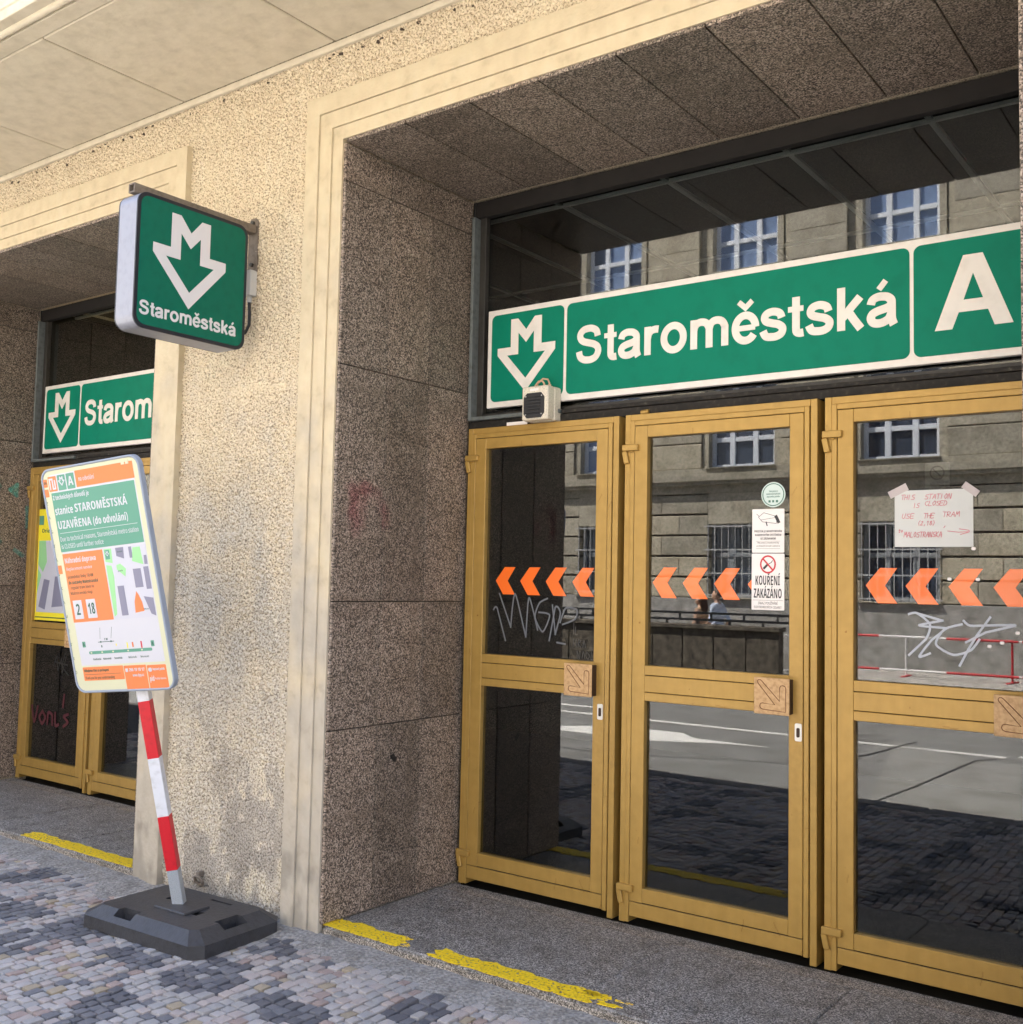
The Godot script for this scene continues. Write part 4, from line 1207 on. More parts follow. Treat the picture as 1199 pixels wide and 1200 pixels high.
# ---------------------------------------------------------------- portable notice on its rubber foot
func portable_sign() -> void:
	var S := thing("portable_notice", "tilted closure notice on a red and white pole in a black rubber foot", "sign stand")
	# rubber foot with pockets cut in it
	var cg := CSGCombiner3D.new()
	cg.name = "rubber_foot"
	var rings := []
	for r in [[0.405, 0.255, 0.0, 0.05], [0.405, 0.255, 0.055, 0.05], [0.325, 0.2, 0.098, 0.03]]:
		var q := []
		for p in [[1, -1, 0, 1], [1, 1, 0, -1], [1, 1, -1, 0], [-1, 1, 1, 0], [-1, 1, 0, -1], [-1, -1, 0, 1], [-1, -1, 1, 0], [1, -1, -1, 0]]:
			q.append(V(p[0] * r[0] + p[2] * r[3], r[2], -(p[1] * r[1] + p[3] * r[3])))
		rings.append(q)
	var st := SurfaceTool.new()
	st.begin(Mesh.PRIMITIVE_TRIANGLES)
	st.set_smooth_group(-1)
	for k in 2:
		for i in 8:
			var a: Vector3 = rings[k][i]
			var b: Vector3 = rings[k][(i + 1) % 8]
			var c: Vector3 = rings[k + 1][(i + 1) % 8]
			var d: Vector3 = rings[k + 1][i]
			for p in [a, c, b, a, d, c]:
				st.add_vertex(p)
	for i in range(1, 7):
		for p in [rings[2][0], rings[2][i + 1], rings[2][i], rings[0][0], rings[0][i], rings[0][i + 1]]:
			st.add_vertex(p)
	st.index()
	st.generate_normals()
	var hull := CSGMesh3D.new()
	hull.name = "hull"
	hull.mesh = st.commit()
	hull.material = M.rubber
	cg.add_child(hull)
	for c in [[0.33, 0.08, 0.0, 0.07, 0.13], [-0.12, 0.08, 0.2, 0.12, 0.06], [0.13, 0.1, 0.03, 0.07, 0.05], [-0.12, 0.1, -0.05, 0.06, 0.04], [0.10, 0.1, -0.145, 0.14, 0.016], [0.21, 0.108, 0.0, 0.026, 0.24]]:
		var h := CSGBox3D.new()
		h.name = "pocket"
		h.size = V(c[3], 0.09 if c[4] < 0.2 else 0.02, c[4])
		h.position = V(c[0], c[1], c[2])
		h.operation = CSGShape3D.OPERATION_SUBTRACTION
		h.material = M.rubber
		cg.add_child(h, true)
	S.add_child(cg)
	cg.transform = Transform3D(Basis(Vector3.UP, 0.045), V(-0.575, PAVE, 0.335))
	# the board's frame of reference, leaning towards the street and to the left
	var R := Basis(Vector3.UP, 0.167) * Basis(Vector3.RIGHT, 0.183) * Basis(Vector3.BACK, 0.095)
	var T := Transform3D(R, V(-0.746, 1.536, 0.682))
	var foot := MB.new()
	foot.t = Transform3D(Basis(Vector3.UP, 0.045), V(-0.545, PAVE + 0.094, 0.355))
	foot.box(V(-0.11, 0, -0.075), V(0.1, 0.014, 0.07), 0.004)
	part(S, "socket_plate", foot, M.rubber)
	# square pole turned on edge, in bands
	for s in [[-1.54, -1.364, M.galv], [-1.364, -1.113, M.pole_red], [-1.113, -0.842, M.pole_white], [-0.842, -0.578, M.pole_red], [-0.578, -0.50, M.pole_white], [-0.50, 0.35, M.galv]]:
		var b := MB.new()
		b.t = T * Transform3D(Basis(Vector3.UP, 0.5), V(0.062, 0, -0.045))
		var hw := 0.0262 if s[2] != M.galv else 0.0255
		b.box(V(-hw, s[0], -hw), V(hw, s[1], hw), 0.002)
		part(S, "pole", b, s[2])
	var clampb := MB.new()
	clampb.t = T
	clampb.box(V(0.03, 0.3, -0.085), V(0.11, 0.33, -0.012), 0.003)
	clampb.box(V(0.03, -0.33, -0.085), V(0.11, -0.30, -0.012), 0.003)
	part(S, "clamp", clampb, M.galv)
	var b := MB.new()
	b.t = T
	b.prism(rounded(-0.3115, -0.523, 0.3115, 0.523, 0.055, 8), -0.022, 0.0)
	var Bo := part(S, "board", b, M.board_grey)
	b = MB.new()
	b.t = T
	var ringp := []
	var rp := rounded(-0.306, -0.518, 0.306, 0.518, 0.05, 6)
	for p in rp:
		ringp.append(V(p.x, p.y, 0.0))
	ringp.append(ringp[0])
	b.tube(ringp, 0.006, 6)
	part(Bo, "edge_bead", b, M.board_grey)
	var layer := func(called: String, m: Material, list: Array, z: float) -> void:
		for e in list:
			var q := MB.new()
			q.t = T
			if e is PackedVector2Array:
				q.prism(e, 0.0, z)
			else:
				q.prism(rounded(e[0], e[1], e[2], e[3], e[4] if e.size() > 4 else 0.002, 4), 0.0, z)
			part(Bo, called, q, m)
	layer.call("cream_sheet", M.board_cream, [[-0.30, -0.512, 0.30, 0.512, 0.045]], 0.001)
	layer.call("white_panel", M.board_white, [[-0.253, -0.395, 0.272, -0.2], [-0.253, -0.2, 0.272, 0.494]], 0.0014)
	layer.call("orange_panel", M.board_orange, [[-0.089, 0.42, 0.272, 0.495, 0.003], [-0.268, 0.418, -0.214, 0.487, 0.003], [-0.256, -0.192, 0.003, 0.128, 0.002], [-0.25, -0.466, 0.009, -0.403, 0.004], [0.014, -0.518, 0.151, -0.405, 0.004], [0.157, -0.517, 0.272, -0.408, 0.006], [-0.3, 0.441, -0.275, 0.478, 0.003], [-0.3, 0.396, -0.275, 0.432, 0.003], [-0.298, 0.038, -0.274, 0.078, 0.003]], 0.0019)
	layer.call("green_panel", M.board_green, [[-0.26, 0.137, 0.266, 0.411, 0.003], [-0.206, 0.418, -0.155, 0.488, 0.003], [-0.148, 0.418, -0.097, 0.489, 0.003], [-0.19, -0.344, 0.207, -0.33, 0.006], [-0.225, -0.31, -0.205, -0.283, 0.003], [0.205, -0.325, 0.225, -0.298, 0.003]], 0.0019)
	layer.call("street_map", M.map_white, [[0.010, -0.194, 0.268, 0.127, 0.002]], 0.0021)
	layer.call("park", M.map_green, [PackedVector2Array([Vector2(0.012, 0.07), Vector2(0.055, 0.06), Vector2(0.06, 0.127), Vector2(0.012, 0.127)]), PackedVector2Array([Vector2(0.012, -0.18), Vector2(0.03, -0.17), Vector2(0.05, 0.0), Vector2(0.045, 0.05), Vector2(0.012, 0.055)]), PackedVector2Array([Vector2(0.075, 0.03), Vector2(0.12, -0.005), Vector2(0.13, 0.03), Vector2(0.10, 0.055), Vector2(0.075, 0.05)]), PackedVector2Array([Vector2(0.175, 0.06), Vector2(0.24, 0.04), Vector2(0.235, 0.12), Vector2(0.19, 0.12)])], 0.0025)
	layer.call("building_block", M.map_block, [PackedVector2Array([Vector2(0.085, 0.09), Vector2(0.13, 0.075), Vector2(0.135, 0.127), Vector2(0.085, 0.127)]), [0.171, -0.059, 0.219, 0.025, 0.001], [0.06, -0.178, 0.10, -0.044, 0.001], [0.165, 0.075, 0.183, 0.125, 0.001], [0.236, -0.07, 0.266, 0.03, 0.001], PackedVector2Array([Vector2(0.21, -0.1), Vector2(0.266, -0.11), Vector2(0.266, -0.19), Vector2(0.24, -0.18)]), PackedVector2Array([Vector2(0.247, 0.04), Vector2(0.266, 0.04), Vector2(0.266, 0.08), Vector2(0.25, 0.08)])], 0.0025)
	layer.call("marked_stop", M.board_orange, [PackedVector2Array([Vector2(0.145, -0.17), Vector2(0.2, -0.165), Vector2(0.195, -0.125), Vector2(0.18, -0.09), Vector2(0.17, -0.075), Vector2(0.15, -0.12)]), [0.09, -0.322, 0.098, -0.30, 0.001]], 0.003)
	layer.call("emblem_square", M.board_green, [[0.017, 0.08, 0.045, 0.122, 0.001]], 0.003)
	layer.call("number_box", M.board_white, [[-0.24, -0.177, -0.184, -0.09, 0.002], [-0.155, -0.177, -0.096, -0.09, 0.002]], 0.0026)
	layer.call("pale_patch", M.board_cream, [[-0.18, -0.3405, -0.17, -0.3335, 0.003], [-0.11, -0.3405, -0.10, -0.3335, 0.003], [-0.04, -0.3405, -0.03, -0.3335, 0.003], [0.055, -0.3405, 0.065, -0.3335, 0.003], [0.14, -0.3405, 0.15, -0.3335, 0.003], [0.205, 0.485, 0.225, 0.505, 0.001], [0.232, 0.485, 0.25, 0.505, 0.001]], 0.0027)
	var q := MB.new()
	q.t = T
	var zt := 0.0019
	words(q, "na odvolání", -0.07, 0.446, 0.1, 0.02, zt, zt + 0.0006, false)
	words(q, "A", -0.139, 0.434, 0.033, 0.04, zt, zt + 0.0006)
	emblem(q, -0.1805, 0.48, 0.02, zt, zt + 0.0006)
	emblem(q, 0.031, 0.117, 0.011, 0.003, 0.0036)
	words(q, "Z technických důvodů je", -0.253, 0.378, 0.232, 0.02, zt, zt + 0.0006)
	words(q, "stanice", -0.253, 0.31, 0.115, 0.034, zt, zt + 0.0006)
	words(q, "STAROMĚSTSKÁ", -0.125, 0.311, 0.33, 0.036, zt, zt + 0.0006)
	words(q, "UZAVŘENA", -0.249, 0.243, 0.215, 0.036, zt, zt + 0.0006)
	words(q, "(do odvolání)", -0.022, 0.243, 0.216, 0.033, zt, zt + 0.0006)
	q.box(V(-0.245, 0.2225, zt), V(0.245, 0.2245, zt + 0.0005))
	words(q, "Due to technical reasons, Staroměstská metro station", -0.25, 0.186, 0.495, 0.021, zt, zt + 0.0006, false)
	words(q, "is CLOSED until further notice", -0.25, 0.152, 0.27, 0.021, zt, zt + 0.0006, false)
	words(q, "Náhradní doprava", -0.246, 0.084, 0.2, 0.023, zt, zt + 0.0006)
	words(q, "Replacement service", -0.244, 0.05, 0.165, 0.014, zt, zt + 0.0006, false)
	words(q, "296 19 18 17", 0.045, -0.432, 0.095, 0.014, zt, zt + 0.0006)
	words(q, "www.dpp.cz", 0.062, -0.456, 0.07, 0.012, zt, zt + 0.0006)
	words(q, "Dopravní podnik", 0.19, -0.432, 0.072, 0.01, zt, zt + 0.0006)
	words(q, "pid", 0.165, -0.48, 0.026, 0.022, zt, zt + 0.0006)
	words(q, "Pražská doprava", 0.196, -0.474, 0.066, 0.009, zt, zt + 0.0006, false)
	q.prism(rounded(0.163, -0.438, 0.185, -0.42, 0.0085, 5), zt, zt + 0.0006)
	q.box(V(0.022, -0.434, zt), V(0.038, -0.418, zt + 0.0006))
	q.ribbon([Vector2(-0.258, 0.43), Vector2(-0.258, 0.474), Vector2(-0.24, 0.474), Vector2(-0.24, 0.43), Vector2(-0.225, 0.43), Vector2(-0.225, 0.465)], 0.008, zt + 0.0003)
	part(Bo, "white_lettering", q, M.board_white)
	q = MB.new()
	q.t = T
	words(q, "pravidelné linky TRAM", -0.245, 0.012, 0.165, 0.015, zt, zt + 0.0006, false)
	words(q, "do zastávky Malostranská", -0.245, -0.014, 0.19, 0.015, zt, zt + 0.0006)
	words(q, "regular tram lines to", -0.236, -0.038, 0.15, 0.014, zt, zt + 0.0006, false)
	words(q, "Malostranská stop", -0.243, -0.063, 0.14, 0.014, zt, zt + 0.0006, false)
	words(q, "Děkujeme Vám za pochopení", -0.242, -0.425, 0.16, 0.012, zt, zt + 0.0006)
	words(q, "Thank you for your understanding", -0.242, -0.459, 0.19, 0.012, zt, zt + 0.0006, false)
	q.box(V(-0.242, -0.438, zt), V(-0.01, -0.4365, zt + 0.0005))
	words(q, "2", -0.224, -0.158, 0.024, 0.05, 0.0026, 0.003)
	words(q, "18", -0.146, -0.158, 0.042, 0.05, 0.0026, 0.003)
	for e in [[-0.17, "Hradčanská"], [-0.105, "Malostranská"], [-0.035, "Staroměstská"], [0.055, "Můstek"], [0.13, "Muzeum"]]:
		words(q, e[1], e[0], -0.372, 0.05, 0.009, 0.0014, 0.002, false)
	words(q, "A", -0.222, -0.305, 0.013, 0.016, zt, zt + 0.0006)
	words(q, "A", 0.208, -0.32, 0.013, 0.016, zt, zt + 0.0006)
	q.ribbon([Vector2(-0.12, -0.29), Vector2(-0.02, -0.29)], 0.003, 0.0016)
	q.ribbon([Vector2(-0.105, -0.275), Vector2(-0.095, -0.225)], 0.002, 0.0016)
	q.ribbon([Vector2(-0.035, -0.275), Vector2(-0.02, -0.225)], 0.002, 0.0016)
	words(q, "1 M", -0.08, -0.283, 0.022, 0.01, 0.0014, 0.002)
	q.box(V(-0.105, -0.315, 0.0014), V(-0.099, -0.305, 0.002))
	q.box(V(-0.108, -0.293, 0.0014), V(-0.1, -0.286, 0.0021))
	q.box(V(-0.042, -0.293, 0.0014), V(-0.034, -0.286, 0.0021))
	for e in [[0.095, 0.105, "Kostel"], [0.2, -0.16, "Most"], [0.08, 0.02, "park"]]:
		words(q, e[2], e[0], e[1], 0.03, 0.007, 0.0025, 0.0029, false)
	words(q, "OD", -0.297, 0.454, 0.018, 0.012, zt, zt + 0.0006)
	var side := ["Z", "A", "S", "T", "Á", "V", "K", "A", "M", "E", "T", "R", "O"]
	for i in side.size():
		words(q, side[i], -0.306, 0.36 - 0.066 * i, 0.014, 0.014, 0.001, 0.0013, false)
	part(Bo, "dark_lettering", q, M.board_dark)
	q = MB.new()
	q.t = T
	q.box(V(-0.012, -0.312, 0.0014), V(-0.006, -0.302, 0.0018))
	q.box(V(0.057, -0.326, 0.0014), V(0.063, -0.3, 0.0021))
	part(Bo, "yellow_mark", q, M.map_yellow)
	q = MB.new()
	q.t = T
	q.box(V(0.143, -0.329, 0.0014), V(0.151, -0.298, 0.0021))
	part(Bo, "red_mark", q, M.red)

func wall_ring() -> void:
	var S := thing("iron_ring", "small iron ring fixed low on the pillar behind the rubber foot", "ring", V(-0.86, 0.045, 0.0))
	var b := MB.new()
	var p := []
	for k in 15:
		p.append(V(0.027 * cos(TAU * k / 14), 0.027 * sin(TAU * k / 14) * 0.9, 0.025 + 0.012 * sin(TAU * k / 14)))
	b.tube(p, 0.008, 7)
	part(S, "hoop", b, M.rust_steel)
	part(S, "staple", boxes([[V(-0.012, 0.018, 0.0), V(0.012, 0.045, 0.036)]], 0.004), M.rust_steel)

# ---------------------------------------------------------------- ground
func stone_mesh(sd: int, top: float) -> MB:
	# a sett about one unit square with an uneven, chamfered top; y up
	rng.seed = 900 + sd
	var b := MB.new()
	var lo := []
	var hi := []
	for k in 8:
		var w := TAU * (k + 0.5) / 8
		var e := Vector2(cos(w), sin(w))
		e /= maxf(absf(e.x), absf(e.y))
		e *= 0.5
		e = Vector2(signf(e.x) * minf(absf(e.x) * 2.1, 0.5), signf(e.y) * minf(absf(e.y) * 2.1, 0.5))
		e += Vector2(rng.randf_range(-0.06, 0.045), rng.randf_range(-0.06, 0.045))
		lo.append(V(e.x, -0.6, e.y))
		hi.append(V(e.x, -0.15, e.y))
	var inn := []
	for k in 8:
		inn.append(V(hi[k].x * 0.945, rng.randf_range(-0.05, 0.02), hi[k].z * 0.945))
	var mid := V(0, top + 0.03, 0)
	for k in 8:
		var j := (k + 1) % 8
		b.quad(lo[k], hi[k], hi[j], lo[j])
		b.quad(hi[k], inn[k], inn[j], hi[j])
		b.tri(inn[k], mid, inn[j])
	return b

func sett_kind(x: float, z: float) -> int:
	var dark := false
	var cx := fposmod(x + 0.06 + 0.45, 0.92) - 0.45
	var cz := fposmod(z - 0.66 + 0.45, 0.92) - 0.45
	if absf(cx) < 0.1 and fposmod(z + 0.3 * floorf((x + 0.51) / 0.92), 0.46) < 0.33:
		dark = true
	if absf(cz) < 0.095 and fposmod(x + 0.15, 0.46) < 0.34:
		dark = true
	var r := rng.randf()
	if dark:
		return (5 if r < 0.5 else 6) if r < 0.9 else 1
	if r < 0.06:
		return 6
	if r < 0.36:
		return 0
	if r < 0.62:
		return 1
	if r < 0.86:
		return 2
	if r < 0.955:
		return 3
	return 4

func ground(cam: Camera3D) -> void:
	var b := MB.new()
	b.box(V(-400, -0.9, -400), V(400, -0.55, 400))
	struct("ground", "bare ground stretching under the street to the horizon", b, M.ground)
	# near pavement: bed, setts, cement strip along the building
	b = MB.new()
	b.box(V(-12, -0.5, -0.05), V(9, PAVE - 0.02, 2.80))
	var P := struct("pavement", "mosaic pavement of small grey, pink and dark setts before the station", b, M.grout)
	var variants := []
	for k in 12:
		variants.append(stone_mesh(k, 0.0))
	rng.seed = 77
	var shown := []
	var frame := Transform3D(cam.basis, cam.position).affine_inverse()
	var half := tan(deg_to_rad(cam.fov) / 2)
	var x := -6.0
	var wob := noise(FastNoiseLite.TYPE_SIMPLEX_SMOOTH, 0.5, 7)
	while x < 5.2:
		var wx := rng.randf_range(0.045, 0.06)
		var z := 0.03 + rng.randf_range(0, 0.06)
		while z < 2.77:
			var lz := rng.randf_range(0.044, 0.074)
			if z + lz > 2.79:
				break
			var cx := x + wx / 2 + 0.012 * wob.get_noise_2d(x * 3, z * 4)
			var cz := z + lz / 2
			var edge := 0.13 + 0.05 * wob.get_noise_2d(cx * 9, 3.0)
			if cx > BAY - PITCH - 0.1 and cx < 0.02:
				edge = 0.17 + 0.10 * wob.get_noise_2d(cx * 7, 9.0)
			if cz > edge + 0.03:
				var s := {"x": cx, "z": cz, "w": wx - 0.008, "l": lz - 0.008, "y": PAVE + rng.randf_range(-0.004, 0.003), "k": sett_kind(cx, cz), "m": rng.randi() % 12, "r": rng.randf_range(-0.06, 0.06), "tx": rng.randf_range(-0.05, 0.05), "tz": rng.randf_range(-0.05, 0.05), "f": rng.randi() % 2, "g": rng.randf_range(0.82, 1.14)}
				var q := frame * V(cx, PAVE, cz)
				s.d = -q.z if q.z < 0 and absf(q.x / q.z) < half and absf(q.y / q.z) < half else 1000.0 + cx * cx
				if cx > -0.98 and cx < -0.17 and cz > 0.09 and cz < 0.58:
					s.d = 900.0
				shown.append(s)
			z += lz
		x += wx
	shown.sort_custom(func(a, c): return a.d < c.d)
	var meshes := []
	for k in 12:
		meshes.append(variants[k].mesh())
	var mass := MB.new()
	var tint := [Color(0.53, 0.49, 0.465), Color(0.44, 0.42, 0.405), Color(0.52, 0.45, 0.415), Color(0.43, 0.33, 0.29), Color(0.45, 0.37, 0.26), Color(0.14, 0.14, 0.155), Color(0.20, 0.20, 0.215)]
	for i in shown.size():
		var s: Dictionary = shown[i]
		var T := Transform3D(Basis.from_euler(V(s.tx, s.r + PI * s.f, s.tz)) * Basis.from_scale(V(s.w, 0.04, s.l)), V(s.x, s.y, s.z))
		if i < 300:
			var o := MeshInstance3D.new()
			o.name = "cobble"
			o.mesh = meshes[s.m]
			o.set_surface_override_material(0, M.cobble[s.k])
			o.transform = T
			P.add_child(o, true)
		else:
			var src: MB = variants[s.m]
			var c: Color = tint[s.k] * s.g
			var bn := T.basis.inverse().transposed()
			for j in src.v.size():
				mass.v.append(T * src.v[j])
				mass.n.append((bn * src.n[j]).normalized())
				mass.c.append(c)
	var ms := part(P, "cobble_field", mass, M.cobble_mass)
	ms.set_meta("kind", "stuff")
	# cement fillet, uneven outer edge
	b = MB.new()
	var last := []
	for i in 181:
		var px := -6.0 + 11.0 * i / 180
		var e := 0.13 + 0.05 * wob.get_noise_2d(px * 9, 3.0) + 0.02 * wob.get_noise_2d(px * 60, 1.0)
		if px > BAY - PITCH - 0.1 and px < 0.02:
			e = 0.17 + 0.10 * wob.get_noise_2d(px * 7, 9.0) + 0.03 * wob.get_noise_2d(px * 50, 1.0)
		var hgt := PAVE + 0.008 + 0.006 * wob.get_noise_2d(px * 20, 5.0)
		var cur := [V(px, hgt + 0.008, 0.0), V(px, hgt + 0.004, e * 0.55), V(px, PAVE - 0.001, e + 0.035), V(px, PAVE - 0.013, e + 0.11)]
		if i:
			b.quad(last[0], last[1], cur[1], cur[0])
			b.quad(last[1], last[2], cur[2], cur[1])
			b.quad(last[2], last[3], cur[3], cur[2])
		last = cur
	part(P, "cement_fillet", b, M.cement)
	# kerb stones
	b = MB.new()
	b.box(V(-40, -0.5, 2.80), V(40, -0.2, 3.0))
	var K := struct("kerb", "row of long granite kerb stones between pavement and road", b, M.kerb)
	x = -8.0
	while x < 7:
		var l := rng.randf_range(0.85, 1.15)
		part(K, "kerb_stone", boxes([[V(x + 0.003, -0.25, 2.802), V(x + l - 0.003, PAVE - rng.randf_range(0.0, 0.006), 2.998)]], 0.012), M.kerb)
		x += l
	# side strips of pavement beyond the setts
	b = MB.new()
	b.box(V(-40, -0.5, 0), V(-12, PAVE, 2.8))
	b.box(V(9, -0.5, 0), V(40, PAVE, 2.8))
	struct("side_pavement", "plain pavement strips farther along the street", b, M.paving)
	# road and its paint
	b = MB.new()
	b.box(V(-60, -0.5, 3.0), V(60, ROAD, 12.0))
	var Rd := struct("road", "sunlit asphalt street running past the station", b, M.asphalt)
	b = MB.new()
	b.prism(PackedVector2Array([Vector2(-0.2, -7.2), Vector2(0.75, -3.3), Vector2(6, -3.3), Vector2(6, -6.3), Vector2(0.85, -6.4)]), 0.0, 0.004)
	turn_down(b, ROAD)
	part(Rd, "asphalt_patch", b, M.asphalt_patch)
	b = MB.new()
	b.ribbon([Vector2(-0.35, -4.9), Vector2(-0.1, -6.0), Vector2(0.0, -7.3)], 0.03, 0.006)
	b.ribbon([Vector2(0.72, -3.2), Vector2(0.8, -4.4), Vector2(0.86, -6.4), Vector2(1.0, -6.6)], 0.03, 0.006)
	b.ribbon([Vector2(-4.0, -4.2), Vector2(-2.2, -4.1), Vector2(-0.4, -4.9)], 0.02, 0.006)
	turn_down(b, ROAD)
	part(Rd, "sealed_crack", b, M.tar)
	for l in [[-30.0, -4.1, 7.5, 0.12], [-30.0, 1.05, 6.82, 0.12], [1.15, 30.0, 6.98, 0.12]]:
		b = MB.new()
		b.box(V(l[0], ROAD, l[2] - l[3] / 2), V(l[1], ROAD + 0.004, l[2] + l[3] / 2))
		part(Rd, "road_marking", b, M.road_white)
	b = MB.new()
	var ar := PackedVector2Array()
	for p in [[-9.0, 5.3], [-9.0, 5.48], [-3.7, 5.5], [-3.2, 6.0], [-2.3, 6.05], [-2.0, 5.75], [-1.1, 5.72], [-1.6, 5.6], [-2.3, 5.22], [-3.0, 5.22]]:
		ar.append(Vector2(p[0], -p[1]))
	b.prism(ar, 0.0, 0.004)
	turn_down(b, ROAD)
	part(Rd, "arrow_marking", b, M.road_white)
	# far side
	b = MB.new()
	b.box(V(-3.45, -0.5, 12.0), V(60, 0.0, FAR))
	b.box(V(-60, -0.5, 11.99), V(-3.46, -0.24, FAR))
	var F := struct("far_pavement", "light paved footway across the street before the stone building", b, M.paving)
	var sl := MB.new()
	for i in 8:
		for j in 6:
			sl.box(V(-3.4 + 0.62 * i + 0.004, -0.02, 12.3 + 0.6 * j + 0.004), V(-3.4 + 0.62 * (i + 1) - 0.004, 0.006 + 0.001 * ((i * 5 + j * 3) % 4), 12.3 + 0.6 * (j + 1) - 0.004), 0.004)
	var ss := part(F, "paving_slab", sl, M.paving)
	ss.set_meta("kind", "stuff")
	part(F, "far_kerb", boxes([[V(-40, -0.4, 11.75), V(40, -0.02, 11.985)]], 0.01), M.kerb)

func turn_down(b: MB, y: float) -> void:
	# from the xy plane (y = -z) to the ground
	for i in b.v.size():
		b.v[i] = V(b.v[i].x, y + b.v[i].z, -b.v[i].y)
		b.n[i] = V(b.n[i].x, b.n[i].z, -b.n[i].y)

func rough_patch(x0: float, x1: float, z0: float, z1: float, sd: int) -> PackedVector2Array:
	var f := noise(FastNoiseLite.TYPE_SIMPLEX, 9.0, sd, 3)
	var p := PackedVector2Array()
	var n := 26
	for k in n + 1:
		var x := lerpf(x0, x1, float(k) / n)
		p.append(Vector2(x, -(z1 + 0.006 * f.get_noise_2d(x, 0))))
	for k in 5:
		p.append(Vector2(x1 + 0.035 * f.get_noise_2d(k * 0.9, 7), -lerpf(z1, z0, (k + 1) / 6.0)))
	for k in n + 1:
		var x := lerpf(x1, x0, float(k) / n)
		p.append(Vector2(x, -(z0 + 0.022 * f.get_noise_2d(x, 50))))
	for k in 5:
		p.append(Vector2(x0 + 0.035 * f.get_noise_2d(k * 0.9, 90), -lerpf(z0, z1, (k + 1) / 6.0)))
	return p

func yellow_edges() -> void:
	var list := [[0.0, 0.44, -0.115, 0.001, 1], [0.36, 0.47, -0.05, -0.018, 2], [0.62, 1.40, -0.105, 0.002, 3], [1.34, 1.44, -0.10, -0.06, 4], [1.43, 1.50, -0.052, -0.02, 5], [1.47, 1.53, -0.10, -0.085, 6], [-2.56, -1.45, -0.1, 0.001, 7]]
	var near := thing("yellow_edge_marking", "worn yellow paint on the step edge before the right doors", "paint marking")
	var far := thing("yellow_edge_marking", "worn yellow paint on the step edge of the bay left of the pillar", "paint marking")
	for l in list:
		var b := MB.new()
		b.prism(rough_patch(l[0], l[1], l[2], l[3], l[4]), -0.0005, 0.0016)
		turn_down(b, 0.0)
		part(near if l[0] > -1 else far, "paint_patch", b, M.yellow)

